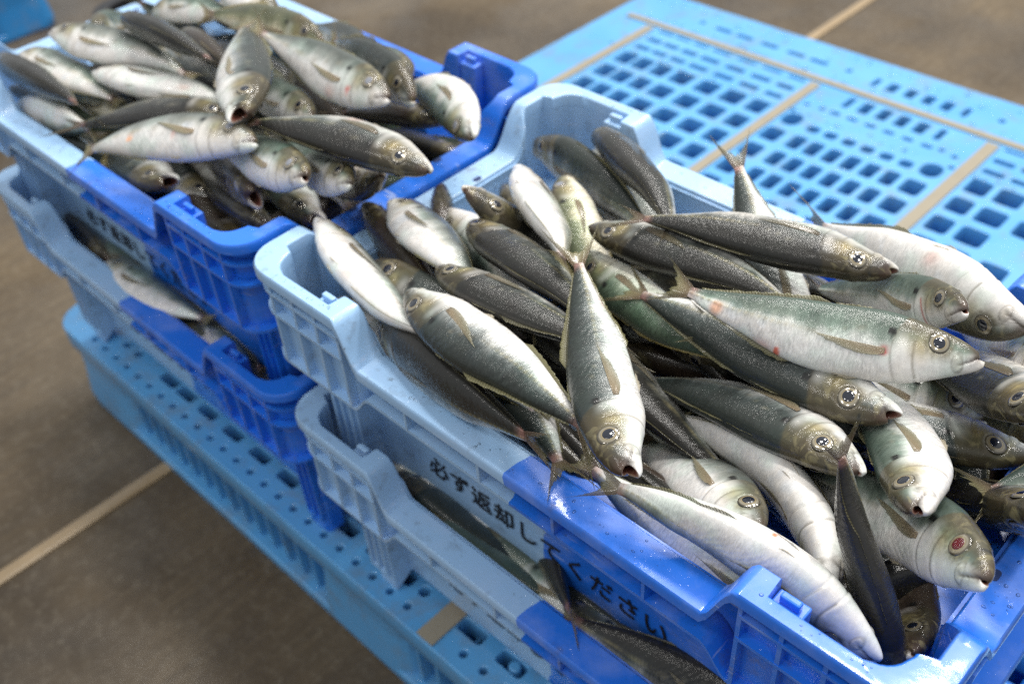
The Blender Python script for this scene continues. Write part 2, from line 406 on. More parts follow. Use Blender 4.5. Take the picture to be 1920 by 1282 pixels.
def make_pallet():
    root = empty('plastic_pallet', (0, 0, FZ))
    z0 = -FZ     # deck height above the floor
    o = plate('deck', rrect(PW / 2, PW / 2, PW, PW, r=.035, n=6), deck_holes(), z0, .026, .0012, M_PALLET, root)
    # under-deck lattice that closes the view through the holes
    m = MB()
    for i in range(44): m.box(.03 + i * .0242 - .0012, .03 + i * .0242 + .0012, .03, 1.07, z0 - .075, z0 - .027)
    for i in range(44): m.box(.03, 1.07, .03 + i * .0242 - .0012, .03 + i * .0242 + .0012, z0 - .0755, z0 - .0272)
    m.box(.05, 1.05, .05, 1.05, z0 - .079, z0 - .076)
    m.build('rib_lattice', M_DEEP, root)
    plate('bottom_deck', rrect(PW / 2, PW / 2, PW - .004, PW - .004, r=.03, n=6), [rrect(x, y, .36, .36, r=.03) for x in (.31, .79) for y in (.31, .79)], .016, .0155, .002, M_PALLET, root)
    # corner, middle and side blocks
    for bx in ((.002, .130), (.455, .595), (.970, 1.098)):
        for by in ((.002, .130), (.480, .620), (.970, 1.098)):
            b = MB(); x0, x1 = bx; y0, y1 = by
            r = rrect((x0 + x1) / 2, (y0 + y1) / 2, x1 - x0, y1 - y0, r=.022, n=4)
            s = rrect((x0 + x1) / 2, (y0 + y1) / 2, x1 - x0 - .01, y1 - y0 - .01, r=.02, n=4)
            n0 = b.loft([[(x, y, .014) for x, y in r], [(x, y, .060) for x, y in s], [(x, y, z0 - .024) for x, y in s]], True, False)
            b.f = [f[::-1] for f in b.f]
            b.build('block', M_PALLET, root)
    # skirt boards with vertical ribs between the blocks, near and far sides
    for y0, sgn in ((.006, 1), (PW - .006, -1)):
        for xa, xb in ((.130, .455), (.595, .970)):
            b = MB(); n = int((xb - xa) / .0226)
            for i in range(n):
                x = xa + .006 + i * (xb - xa - .012) / max(1, n - 1)
                ya, yb = sorted((y0 + sgn * .004, y0 + sgn * .050)); b.box(x - .0016, x + .0016, ya, yb, .0145, z0 - .0245)
            ya, yb = sorted((y0 + sgn * .050, y0 + sgn * .053)); b.box(xa + .001, xb - .001, ya, yb, .0140, .062)
            b.build('side_ribs', M_PALLET, root)
    for x0, sgn in ((.006, 1), (PW - .006, -1)):
        for ya, yb in ((.130, .480), (.620, .970)):
            b = MB(); n = 6
            for i in range(n):
                y = ya + .02 + i * (yb - ya - .04) / (n - 1)
                xa, xb = sorted((x0 + sgn * .004, x0 + sgn * .050)); b.box(xa, xb, y - .0016, y + .0016, .0145, .05)
            xa, xb = sorted((x0 + sgn * .050, x0 + sgn * .053)); b.box(xa, xb, ya + .001, yb - .001, .0140, .062)
            b.build('side_ribs', M_PALLET, root)
    # tan anti-slip strips
    def strip(x0, x1, y0, y1):
        MB().box(x0, x1, y0, y1, z0 + .0003, z0 + .0022).build('anti_slip_strip', M_TAPE, root, bevel=.0004)
    strip(.0785, .0935, .10, .985); strip(.3755, .3905, .10, .985); strip(.6345, .6515, .10, .985); strip(.92, .935, .10, .985)
    strip(.03, 1.07, .9925, 1.0045)
    strip(.619, .638, .002, .055)
    return root
def copy_tree(o, parent=None):
    c = o.copy(); COL.objects.link(c)
    if parent: c.parent = parent
    for ch in list(o.children): copy_tree(ch, c)
    return c
pal = make_pallet()
tag(pal, 'light blue plastic pallet with tan anti-slip strips carrying the four fish crates', 'pallet', 'blue plastic pallets')
pal2 = copy_tree(pal)
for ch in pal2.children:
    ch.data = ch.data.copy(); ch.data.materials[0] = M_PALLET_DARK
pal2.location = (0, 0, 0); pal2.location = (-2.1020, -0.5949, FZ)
tag(pal2, 'dark blue pallet corner out of focus at the top left of the picture', 'pallet', 'blue plastic pallets')
tb = MB()
def ringz(x0, x1, y0, y1, r, z): return [(x, y, z) for x, y in rrect((x0 + x1) / 2, (y0 + y1) / 2, x1 - x0, y1 - y0, r=r, n=4)]
tx0, tx1, ty0, ty1 = (-0.453, -0.253, 0.329, 0.549)
tz = .12
tb.loft([ringz(tx0 + .03, tx1 - .03, ty0 + .03, ty1 - .03, .04, FZ + .001), ringz(tx0 + .01, tx1 - .01, ty0 + .01, ty1 - .01, .045, tz - .012), ringz(tx0, tx1, ty0, ty1, .05, tz - .012), ringz(tx0, tx1, ty0, ty1, .05, tz),
         ringz(tx0 + .018, tx1 - .018, ty0 + .018, ty1 - .018, .04, tz), ringz(tx0 + .04, tx1 - .04, ty0 + .04, ty1 - .04, .035, FZ + .01)], True, False)
tb.f = [f[::-1] for f in tb.f]
n = len(tb.v); tb.f.append(list(range(n - 20, n)))
tag(tb.build('tub', M_TUB), 'black plastic tub standing on the floor behind the far crate', 'tub')

# ------------------------------------------------------------------ crates
CL, CWD, HL, HH = 0.4805, 0.3075, 0.1745, 0.2068
RO = .024
def sstep(a, b, x):
    t = min(1, max(0, (x - a) / (b - a))); return t * t * (3 - 2 * t)
def perimeter():
    """samples (x, y) on the outline with side code and distance to the nearest corner"""
    P = []
    def side(code, L):
        ds = [RO, .030, .036, .045, .0555, .058, .066, .069, .075, .083, .084, .086, .090, .093, .096, .099, .102, .105, .108, .112, .118, .13]
        if code in 'WE': ds = [RO, .027, .030, .036, .042, .047, .050, .053, .056, .059, .062, .065, .068, .071, .075, .082, .1]
        mid = [ds[-1] + (L / 2 - ds[-1]) * k / 4 for k in (1, 2, 3, 4)]
        ts = ds + mid; ts = ts + [L - t for t in ts[-2::-1]]
        return ts
    for t in side('N', CL): P.append((t, 0.0, 'S', min(t, CL - t), (0, 1)))
    def corner(cx, cy, a0, code):
        for i in range(1, 7):
            a = a0 + math.pi / 2 * i / 7
            P.append((cx + RO * math.cos(a), cy + RO * math.sin(a), code, i / 7, (-math.cos(a), -math.sin(a))))
    corner(CL - RO, RO, -math.pi / 2, 'c0')
    for t in side('E', CWD): P.append((CL, t, 'E', min(t, CWD - t), (-1, 0)))
    corner(CL - RO, CWD - RO, 0, 'c1')
    for t in side('N', CL): P.append((CL - t, CWD, 'N', min(t, CL - t), (0, -1)))
    corner(RO, CWD - RO, math.pi / 2, 'c2')
    for t in side('W', CWD): P.append((0.0, CWD - t, 'W', min(t, CWD - t), (1, 0)))
    corner(RO, RO, math.pi, 'c3')
    return P
PERI = perimeter()
def inner(p, wx, wy):
    """the outline point p moved inwards to the rounded rectangle inset by wx on the ends, wy on the long sides"""
    x, y, c, d, n = p
    r = max(.004, RO - .5 * (wx + wy) * .6)
    if c in ('S', 'N'):
        xx = min(max(x, wx + r), CL - wx - r); return (xx, wy if c == 'S' else CWD - wy)
    if c in ('E', 'W'):
        yy = min(max(y, wy + r), CWD - wy - r); return (CL - wx if c == 'E' else wx, yy)
    k = int(c[1]); cx = (CL - wx - r) if k in (0, 1) else wx + r; cy = wy + r if k in (0, 3) else CWD - wy - r
    return (cx - r * n[0], cy - r * n[1])
def prof(p):
    """rim height, flange width, pocket depth, outer wall offset, skirt height, leg flag"""
    x, y, c, d, n = p
    if c in ('S', 'N'):
        k = sstep(.095, .113, d); h = HH + (HL - HH) * k
        wd = .010 if d < .0835 else .022
        sk = .127 + .018 * sstep(.094, .113, d); et = .009 + .015 * sstep(.096, .104, d); leg = d < .057
    elif c in ('E', 'W'):
        k = sstep(.046, .076, d); h = HH + (HL - HH) * k
        wd = .021 if d < .0275 else (.0130 + .009 * sstep(.050, .062, d))
        sk = .127 + .018 * sstep(.060, .078, d); et = .009 + .015 * sstep(.055, .066, d); leg = d < .048
    else:
        h = HH; wd = None; sk = .127; et = .009; leg = True
    return h, wd, sk, et, leg
def make_crate(stacked):
    root = empty('fish_crate')
    rings_w, rings_r, rings_s = [], [], []
    for p in PERI:
        h, wd, sk, et, leg = prof(p)
        if p[2] in ('S', 'N'): wx, wy = .022, wd
        elif p[2] in ('E', 'W'): wx, wy = wd, .011
        else: wx, wy = .022, .011
        if p[2] in ('S', 'N') and wd > .02: wx = .022
        e0 = .030 if leg else .047; zb = 0 if leg else .0155
        I = lambda o, p=p: inner(p, o, o)
        def I2(a, b, p=p): return inner(p, a, b)
        lw = I2(wx, wy)
        lw2 = I2(wx - .0016, wy - .0016)
        # flange
        def lerp(a, b, t): return (a[0] + (b[0] - a[0]) * t, a[1] + (b[1] - a[1]) * t)
        o = (p[0], p[1]); ou = (p[0] + p[4][0] * .0014, p[1] + p[4][1] * .0014); ox = (p[0] + p[4][0] * .0024, p[1] + p[4][1] * .0024)
        ew = (p[0] + p[4][0] * et, p[1] + p[4][1] * et)
        rings_r.append([(*ew, h - .0030), (*ox, h - .0036), (*ox, h - .0075), (*o, h - .0075), (*o, h - .0018), (*ou, h), (*lw2, h), (*lw, h - .0016), (*lw, h - .010), (*ew, h - .0102)])
        # wall and floor of the basin
        zp = .132 if wd is None or wd < .02 or (p[2] in 'EW') else sk + .0045
        base = I(.034 if not leg else .034)
        sh = I(.0490 if not leg else .034)
        t0 = (p[0] + p[4][0] * e0, p[1] + p[4][1] * e0) if p[2] in 'SNEW' else I(e0)
        t0 = I(e0); t1 = I(e0 - .002); t2 = I(et + .0002) if p[2][0] == 'c' else (p[0] + p[4][0] * (et + .0002), p[1] + p[4][1] * (et + .0002))
        g = I2(max(wx - .0001, .002), max(wy - .0001, .002))
        if wd is None or wd < .02: g = I2(wx, wy)
        lo = I(.053)
        rings_w.append([(*t0, zb), (*t1, sk - .001), (*t2, sk + .0014), (*t2, h - .0102), (*g, h - .0102), (*g, zp), (*sh, zp - .0015), (*lo, .019)])
        # skirt ledge
        a = (p[0] + p[4][0] * .0035, p[1] + p[4][1] * .0035); b = I(e0 + .001) if p[2][0] != 'c' else I(e0)
        rings_s.append([(*a, sk), (*b, sk), (*b, sk + .0026), (*a, sk + .0026)])
    w = MB(); w.loft(rings_w)
    m = len(rings_w[0]); k = len(rings_w)
    w.f.append([i * m + m - 1 for i in range(k)])
    fb = MB(); ii = [inner(q, .048, .048) for q in PERI]; fb.loft([[(*q, .0155) for q in ii], [(*q, .0188) for q in ii]], True, False)
    fb.f.append(list(range(len(ii)))); fb.f.append(list(range(len(ii), 2 * len(ii)))[::-1]); fb.build('base', M_CRATE, root)
    w.f = [f[::-1] for f in w.f]
    wo = w.build('basin', M_CRATE, root)
    r = MB(); r.loft(rings_r); r.f = [f[::-1] for f in r.f]
    ro = r.build('rim', M_CRATE, root, smooth=True); ro.modifiers.new('wn', 'WEIGHTED_NORMAL')
    es = ro.modifiers.new('es', 'EDGE_SPLIT'); es.split_angle = math.radians(50)
    ro.modifiers.move(1, 0)
    s = MB(); s.loft(rings_s); s.build('skirt_ledge', M_CRATE, root)
    # stiffening ribs at the four corners: two more ledges and the uprights
    cornr = [[], [], [], []]
    for kk in range(4):
        ids = [i for i, p in enumerate(PERI) if (p[2] == 'c%d' % kk) or (p[2] in 'SN' and p[3] < .095 and (p[0] > CL / 2) == (kk in (0, 1)) and (p[1] > CWD / 2) == (kk in (1, 2)))
               or (p[2] in 'EW' and p[3] < .052 and (p[0] > CL / 2) == (kk in (0, 1)) and (p[1] > CWD / 2) == (kk in (1, 2)))]
        # order along the path
        n = len(PERI); idset = set(ids); start = [i for i in ids if (i - 1) % n not in idset][0]
        seq = [start]
        while (seq[-1] + 1) % n in idset: seq.append((seq[-1] + 1) % n)
        m = MB()
        for z in (.1690, .1870):
            m.loft([[(p[0] + p[4][0] * .0028, p[1] + p[4][1] * .0028, z), (p[0] + p[4][0] * .0095, p[1] + p[4][1] * .0095, z), (p[0] + p[4][0] * .0095, p[1] + p[4][1] * .0095, z + .0022), (p[0] + p[4][0] * .0028, p[1] + p[4][1] * .0028, z + .0022)] for p in (PERI[i] for i in seq)], True, False)
        sx = 1 if kk in (2, 3) else -1; X0 = 0 if kk in (2, 3) else CL; sy = 1 if kk in (0, 3) else -1; Y0 = 0 if kk in (0, 3) else CWD
        bx = lambda a, b, c, d, e, f: m.box(*sorted((X0 + sx * a, X0 + sx * b)), *sorted((Y0 + sy * c, Y0 + sy * d)), e, f)
        for d in (.024, .048, .0705, .0925): bx(d - .0012, d + .0012, .0032, .0096, .1285, HH - .009)
        for d in (.024, .044): bx(.0032, .0096, d - .0012, d + .0012, .1285, HH - .009)
        m.build('corner_ribs', M_CRATE, root)
        # leg with recessed panels
        m = MB()
        for d in (.0310, .0405, .0500): bx(d - .0013, d + .0013, .0262, .0302, .022, .112)
        bx(.0297, .0513, .0262, .0302, .112, .115); bx(.0297, .0513, .0262, .0302, .019, .022)
        m.build('leg_frame', M_CRATE, root)
        # latch ledge and tab in the pocket of the long side
        m = MB()
        bx(.0665, .0832, .0098, .0210, .125, HH - .0065); bx(.0695, .0800, .0135, .0175, HH - .0067, HH - .0010)
        m.build('latch_tab', M_CRATE, root, bevel=.001)
    # uprights between rim and ledge along the sides
    for x in (.150, .2125, .2700, .3325):
        for sy, Y0 in ((1, 0), (-1, CWD)): MB().box(x - .0011, x + .0011, *sorted((Y0 + sy * .0030, Y0 + sy * .0245)), .1472, HL - .009).build('upright_rib', M_CRATE, root)
    for y in (.098, .154, .210):
        for sx, X0 in ((1, 0), (-1, CL)): MB().box(*sorted((X0 + sx * .0030, X0 + sx * .0245)), y - .0011, y + .0011, .1472, HL - .009).build('upright_rib', M_CRATE, root)
    # drain slots in the end rims: dark pads, their shade put into the colour
    for sx, X0 in ((1, 0), (-1, CL)):
        for y in (.112, .197):
            pts = rrect(X0 + sx * .0185, y, .0042, .0075, r=.002)
            d = MB(); d.loft([[(a, b, HL - .0004) for a, b in pts], [(a, b, HL + .00035) for a, b in pts]], True, False); d.f.append(list(range(len(pts), 2 * len(pts))))
            d.build('drain_slot_patch', M_DARKHOLE, root)
    # printed line on the near long side
    cu = bpy.data.curves.new('lettering', 'FONT'); cu.body = '必ず返却してください'; cu.size = .0205; cu.space_character = 1.09; cu.extrude = .00025; cu.offset = .00008; cu.resolution_u = 3
    t = bpy.data.objects.new('tmp_text', cu); COL.objects.link(t)
    dg = bpy.context.evaluated_depsgraph_get(); me = bpy.data.meshes.new_from_object(t.evaluated_get(dg)); me.name = 'lettering'
    bpy.data.objects.remove(t)
    me.transform(Matrix.Translation((.1085, .0455, .0432)) @ Matrix.Rotation(math.radians(90), 4, 'X'))
    me.materials.clear(); me.materials.append(M_INK)
    o = bpy.data.objects.new('lettering', me); COL.objects.link(o); o.parent = root
    return root
crate = make_crate(True)
PITCH = .1393
CR = {'lownear': ((.5206, -.0105, 0.0005), 'lower right crate, mostly covered by the heaped crate standing on it'),
      'near': ((.5206, -.0105, PITCH), 'upper right crate heaped with fish, pale blue and blue halves, black writing on its side'),
      'lowfar': ((.0343, -.0115, 0.0005), 'lower crate of the left stack standing on the pallet corner'),
      'far': ((.0343, -.0115, PITCH), 'upper left crate full of fish, its blue corner touching a pale blue corner')}
first = True
for k, (loc, lab) in CR.items():
    c = crate if first else copy_tree(crate); first = False
    c.location = loc
    tag(c, lab, 'fish crate', 'two-tone plastic fish crates stacked on the pallet')
# ------------------------------------------------------------------ fish
PX_ = np.array([0, .015, .035, .06, .10, .14, .19, .24, .30, .37, .45, .53, .61, .68, .75, .81, .85, .875])
UP_ = np.array([.013, .029, .042, .054, .069, .081, .092, .100, .104, .105, .102, .094, .081, .065, .047, .0310, .0210, .017])
LO_ = np.array([.016, .031, .045, .059, .075, .089, .103, .113, .115, .117, .112, .100, .082, .063, .045, .0300, .0205, .017])
WI_ = np.array([.012, .022, .030, .037, .045, .052, .058, .0615, .0635, .064, .062, .057, .050, .041, .0305, .0200, .0125, .004])
GX = np.linspace(0, .875, 600)
def _sm(y, k=9):
    g = np.interp(GX, PX_, y); p = np.pad(g, k, mode='edge'); ker = np.hanning(2 * k + 3)[1:-1]; ker /= ker.sum()
    return np.convolve(p, ker, 'valid')[:600]
GU, GL, GW = _sm(UP_), _sm(LO_), _sm(WI_)
GU[:8] = np.interp(GX[:8], PX_, UP_); GL[:8] = np.interp(GX[:8], PX_, LO_); GW[:8] = np.interp(GX[:8], PX_, WI_)
up = lambda x: np.interp(x, GX, GU); lo = lambda x: np.interp(x, GX, GL); wi = lambda x: np.interp(x, GX, GW)
def ss(a, b, x):
    t = np.clip((x - a) / (b - a), 0, 1); return t * t * (3 - 2 * t)
class Spine:
    """smooth bent axis from snout to tail; maps rest coordinates (x along, y side, z dorsal) of a fish of length L"""
    def __init__(s, S, M, T, D, L, curl):
        S, M, T = map(np.array, (S, M, T)); c = 2 * M - .5 * (S + T)
        t = np.linspace(0, 1, 80)[:, None]; P = (1 - t) ** 2 * S + 2 * t * (1 - t) * c + t ** 2 * T
        l = np.concatenate([[0], np.cumsum(np.linalg.norm(np.diff(P, axis=0), axis=1))]); s.L = l[-1] / .86
        tg = np.gradient(P, axis=0); tg /= np.linalg.norm(tg, axis=1)[:, None]
        D = np.array(D)
        # bend continues gently into the tail fin
        n = 24; ext = np.linspace(0, .2 * s.L, n)[1:, None]; e = P[-1] + tg[-1] * ext
        P = np.vstack([P, e]); tg = np.vstack([tg, np.repeat(tg[-1:], n - 1, 0)]); l = np.concatenate([l, l[-1] + ext[:, 0]])
        d = D - (tg @ D)[:, None] * tg; d /= np.linalg.norm(d, axis=1)[:, None]
        b = np.cross(tg, d)
        s.u, s.P, s.d, s.b = l / s.L, P, d, b
        s.curl = curl; s.bow = curl * .016; s.tw = 0.0
    def __call__(s, X):
        X = np.asarray(X, float); x = X[:, 0]
        f = lambda A: np.stack([np.interp(x, s.u, A[:, k]) for k in range(3)], 1)
        P = f(s.P) + np.minimum(x, 0)[:, None] * s.L * (s.P[1] - s.P[0]) / np.linalg.norm(s.P[1] - s.P[0])
        X = X.copy(); X[:, 2] += s.bow * np.sin(2 * np.pi * np.clip(x, 0, 1)) ; yy = X[:, 1] + s.curl * np.maximum(x - .6, 0) ** 2
        an = s.tw * np.clip((x - .62) / .26, 0, 1); ca, sa = np.cos(an), np.sin(an); zz = X[:, 2]
        yy, zz = yy * ca - zz * sa, yy * sa + zz * ca
        return P + f(s.b) * (yy * s.L)[:, None] + f(s.d) * (zz * s.L)[:, None]
LOOK = {  # colours on the dorsal (1) to belly (-1) scale: back, upper flank, mid flank, low flank, belly
 's': [(.020, .025, .022), (.042, .052, .050), (.17, .185, .18), (.55, .555, .54), (.65, .64, .62)],
 'd': [(.014, .013, .011), (.022, .023, .021), (.070, .076, .071), (.36, .36, .34), (.60, .58, .54)],
 'b': [(.030, .021, .015), (.044, .032, .023), (.11, .085, .066), (.36, .32, .28), (.52, .48, .43)],
 'p': [(.050, .072, .058), (.16, .20, .17), (.56, .57, .54), (.60, .59, .575), (.64, .63, .61)],
 'w': [(.06, .07, .062), (.24, .26, .24), (.56, .56, .545), (.61, .60, .585), (.66, .65, .63)],
 'g': [(.045, .065, .042), (.085, .125, .085), (.24, .30, .22), (.55, .56, .48), (.72, .70, .62)],
 'y': [(.07, .075, .045), (.15, .16, .09), (.42, .40, .28), (.62, .60, .48), (.74, .71, .60)],
}
EYE = (.113, .024)
def opx(z): return .243 - 3.2 * (z + .018) ** 2          # rear edge of the gill cover
GS = [1., 1., 1.]
def side_y(x, z, g=0):
    """half width of the body at a height"""
    zz = z / np.where(z > 0, up(x) * GS[0], lo(x) * GS[1]); return GS[2] * wi(x) * np.sqrt(np.clip(1 - zz ** 2, 0, 1))
def body(sp, look, gape, hi, rs, red, name, root):
    na, nb, nt = (80, 96, 52) if hi else (44, 34, 32)
    xs = np.concatenate([np.linspace(0, .27, na), np.linspace(.27, .875, nb + 1)[1:]])
    th = np.linspace(0, 2 * np.pi, nt, endpoint=False)
    X, T = np.meshgrid(xs, th, indexing='ij')
    ct, st = np.cos(T), np.sin(T)
    g = gape * .8
    hu, hl, hw = up(X) * GS[0], lo(X) * GS[1], wi(X) * GS[2]
    f0 = np.exp(-(X / .05) ** 2)
    hu = hu + f0 * g * .016; hl = hl + f0 * g * .028; hw = hw + f0 * g * .014
    shut = .25 + .75 * min(1, g * 2.2); hu[0] *= shut; hl[0] *= shut
    Z = np.where(ct > 0, hu, hl) * ct
    Y = hw * np.sign(st) * np.abs(st) ** .92
    # snout line: the tip sits slightly below the axis; lower jaw juts forward
    Z = Z - .010 * np.exp(-(X / .06) ** 2)
    Xd = X - (.012 + .0) * np.exp(-(X / .03) ** 2) * np.clip(-ct, 0, 1) * (1 + .8 * g) + .030 * (g + .12) * np.exp(-(X / .022) ** 2) * st ** 2
    r_ = np.zeros_like(X)
    # gill cover, cheek plate, jaw bone and eye socket as relief
    ox = opx(Z)
    sd = 1 - ss(.50, .72, ct)
    r_ += .0012 * ss(.035, .0, ox - X) * (1 - ss(-.002, .002, X - ox)) * sd
    r_ -= .0026 * np.exp(-((X - ox - .004) / .004) ** 2) * sd
    px = .182 - 3.0 * (Z + .02) ** 2
    r_ -= .0022 * np.exp(-((X - px) / .0035) ** 2) * (Z < .03)
    r_ += .0016 * np.exp(-((X - px + .012) / .008) ** 2) * (Z < .03)
    ex, ez = EYE; de = np.hypot(X - ex, Z - ez)
    r_ -= .0030 * (1 - ss(.026, .034, de)); r_ += .0010 * np.exp(-((de - .039) / .006) ** 2)
    jz = -.008 - .42 * X                                     # oblique mouth line
    dm = np.abs(Z - jz)
    r_ -= .0045 * np.exp(-(dm / .0038) ** 2) * (1 - ss(.055, .075, X))
    mx = np.hypot((X - .062) / 1.0, (Z + .030) / 1.6)
    r_ += .0034 * (1 - ss(.010, .016, mx)); 
    # lateral scutes at the rear
    ll = np.where(X < .30, .040, np.where(X > .50, -.003, .040 - .043 * ss(.30, .50, X)))
    r_ += .0030 * np.exp(-((Z - ll) / .0055) ** 2) * ss(.45, .6, X) * (.75 + .25 * np.sin(X * 300))
    # soft irregular swelling so that no two fish are the same
    ph = rs.uniform(0, 6.28, 4)
    r_ += .0022 * np.sin(9 * X * 2 + ph[0]) * np.sin(T + ph[1]) + .0012 * np.sin(23 * X + ph[2]) * np.cos(2 * T + ph[3])
    dn = np.sqrt((ct / np.maximum(hu, .01)) ** 2 + (st / np.maximum(hw, .01)) ** 2)
    ny, nz = st / np.maximum(hw, .01) / dn, ct / np.maximum(hu, .01) / dn
    Y = Y + ny * r_; Z2 = Z + nz * r_
    pts = np.stack([Xd, Y, Z2], -1)
    # colours
    zn = np.clip(Z / np.where(Z > 0, up(X), lo(X)), -1, 1)
    wav = .07 * np.sin(31 * X + ph[0]) + .05 * np.sin(57 * X + ph[1]) + .03 * np.sin(131 * X + ph[2])
    q = zn + wav
    st_ = LOOK[look]; pos = [-1.0, -.34, -.06, .24, .70] if look not in 'db' else [-1.0, -.50, -.20, .12, .62]; cols = np.array(st_[::-1])
    C = np.stack([np.interp(q, pos, cols[:, k]) for k in range(3)], -1)
    sil = ss(.75, .2, q) if False else 1 - ss(.35, .8, q)
    def over(mask, col, a=1.0):
        nonlocal C
        C = C * (1 - (mask * a)[..., None]) + np.array(col) * (mask * a)[..., None]
    head = 1 - ss(-.006, .006, X - ox)
    dark = {'d': .55, 'b': .5}.get(look, 1.0)
    over(head * ss(.15, .75, zn), np.array((.060, .048, .026)) * dark, .8)                # olive crown
    over(head * np.exp(-((X - .165) / .035) ** 2) * np.exp(-((Z - .0) / .035) ** 2), (.27, .215, .09), .7)     # ochre cheek
    over(head * np.exp(-((X - .10) / .03) ** 2) * np.exp(-((Z + .005) / .02) ** 2), (.20, .165, .09), .7)
    over(head * np.exp(-((X - ox + .02) / .018) ** 2) * (1 - ss(.2, .6, zn)), (.68, .66, .62), .30)   # bright gill plate
    over(np.exp(-((X - ox) / .0034) ** 2) * sd * (zn > -.9), (.16, .14, .11), .4)
    over(np.exp(-((X - px) / .0035) ** 2) * (Z < .03) * (zn > -.9), (.14, .12, .08), .6)
    over(np.exp(-(X / .034) ** 2) * ss(-1.0, .1, ct), (.060, .036, .026), .9)                # brown lips
    over(np.exp(-(dm / .0032) ** 2) * (1 - ss(.05, .07, X)), (.04, .025, .02), .85)
    over(np.exp(-((de - .0375) / .0045) ** 2), (.10, .085, .055), .55)
    over(np.exp(-((mx - .015) / .0028) ** 2) * (zn < .4), (.10, .08, .05), .5)
    over((1 - ss(.009, .013, mx)), (.36, .33, .27), .5)
    over((1 - ss(.004, .007, np.hypot(X - .062, Z - .047))), (.02, .02, .018), .9)            # nostril
    sx, sz = .246, .038
    over(1 - ss(.75, 1.05, np.hypot((X - sx) / .0140, (Z - sz) / .0165)), (.006, .006, .006), .95)         # black gill spot
    sc_ = np.exp(-((Z - ll) / .0042) ** 2) * ss(.42, .6, X)
    over(sc_ * (.6 + .4 * np.sin(X * 300)), (.27, .235, .12), .8)
    over(np.exp(-((Z - ll) / .0022) ** 2) * ss(.25, .30, X) * (1 - ss(.45, .55, X)), (.16, .15, .11), .45)
    over(np.exp(-((X - .865) / .018) ** 2), (.40, .20, .17), .45)                           # rosy tail root
    pk = np.exp(-((X - .262) / .012) ** 2) * np.exp(-((Z + .022) / .010) ** 2)
    if red == 1: over(np.clip(pk * 1.6, 0, 1), (.42, .03, .02), .9)
    if red == 1: over(1 - ss(.006, .012, np.hypot(X - .555, zn * .06 + .055)), (.60, .08, .02), .9)
    if red == 1: over(1 - ss(.008, .03, np.hypot((X - .77), Z + .018)), (.72, .30, .12), .6)
    if red == 2: over(np.exp(-((X - .205 - .25 * (Z)) / .004) ** 2) * (Z < .02) * (zn > -.8), (.38, .05, .03), .85)
    if red == 3: over(1 - ss(.006, .013, np.hypot(X - .42, (T - 3.5) * .07)), (.65, .16, .12), .85)
    if red == 4: over(1 - ss(.005, .012, np.hypot(X - .40, (T - 3.3) * .06)), (.75, .14, .04), .9)
    if red == 6:
        over(1 - ss(.008, .016, np.hypot(X - .60, Z + .025)), (.80, .30, .06), .9); over(1 - ss(.006, .014, np.hypot(X - .36, Z + .03)), (.70, .22, .16), .7)
    if red == 7: over(1 - ss(.008, .018, np.hypot(X - .20, Z + .045)), (.62, .12, .10), .8)
    if red == 8:
        over(1 - ss(.010, .02, np.hypot(X - .16, (T - 3.2) * .06)), (.85, .32, .07), .9); over(1 - ss(.012, .022, np.hypot(X - .42, (T - 3.0) * .06)), (.75, .15, .12), .8)
    if rs.random() < .6:   # faint blood smear
        xx, tt = rs.uniform(.2, .7), rs.uniform(2.0, 4.3)
        over(np.exp(-((X - xx) / .03) ** 2 - ((T - tt) / .3) ** 2), (.62, .34, .28), .5)
    flank = ss(.24, .30, X) * (1 - ss(.7, .98, np.abs(zn))) * ({'w': .35, 'p': .5}.get(look, 1.0) if True else 1) 
    msk = np.stack([np.clip(flank * .9 + .12, 0, 1), np.clip(sil, 0, 1), ss(-.25, .25, zn) * {'d': 1., 'b': .9, 's': .55, 'g': .6}.get(look, .12), np.ones_like(X)], -1)
    V = [pts.reshape(-1, 3)]; CC = [C.reshape(-1, 3)]; MK = [msk.reshape(-1, 4)]
    R = len(xs)
    F = []
    idx = np.arange(R * nt).reshape(R, nt)
    a, b = idx[:-1], idx[1:]
    F = np.stack([a, np.roll(a, -1, 1), np.roll(b, -1, 1), b], -1).reshape(-1, 4)[:, ::-1]
    # mouth cavity
    ring = pts[0]; cen = ring.mean(0); base = R * nt; cav = []
    dep = [(.86, .002), (.72, .008), (.62, .020), (.50, .035), (.05, .045)] if g > .05 else [(.5, .002), (.1, .004)]
    for s_, dx in dep:
        rr = cen + (ring - cen) * s_; rr[:, 0] += dx * (1 + g * .6); cav.append(rr)
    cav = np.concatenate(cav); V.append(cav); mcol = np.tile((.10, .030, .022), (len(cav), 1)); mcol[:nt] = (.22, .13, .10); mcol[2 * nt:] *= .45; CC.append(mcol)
    mm = np.zeros((len(cav), 4)); mm[:, 3] = 1; MK.append(mm)
    prev = idx[0]
    Fl = F.tolist()
    for k in range(len(dep)):
        cur = base + k * nt + np.arange(nt)
        Fl += np.stack([prev, np.roll(prev, -1), np.roll(cur, -1), cur], -1).tolist(); prev = cur
    Fl.append(prev.tolist())
    Fl.append(idx[-1].tolist()[::-1])
    V = np.concatenate(V); CC = np.concatenate(CC); MK = np.concatenate(MK)
    W = sp(V)
    col = np.concatenate([CC, np.ones((len(CC), 1))], 1)
    return mesh_obj('body', W - ORG, Fl, M_SKIN, root, True, {'col': ('FLOAT_COLOR', col), 'rest': ('FLOAT_VECTOR', V), 'msk': ('FLOAT_COLOR', MK)})
ORG = np.zeros(3)
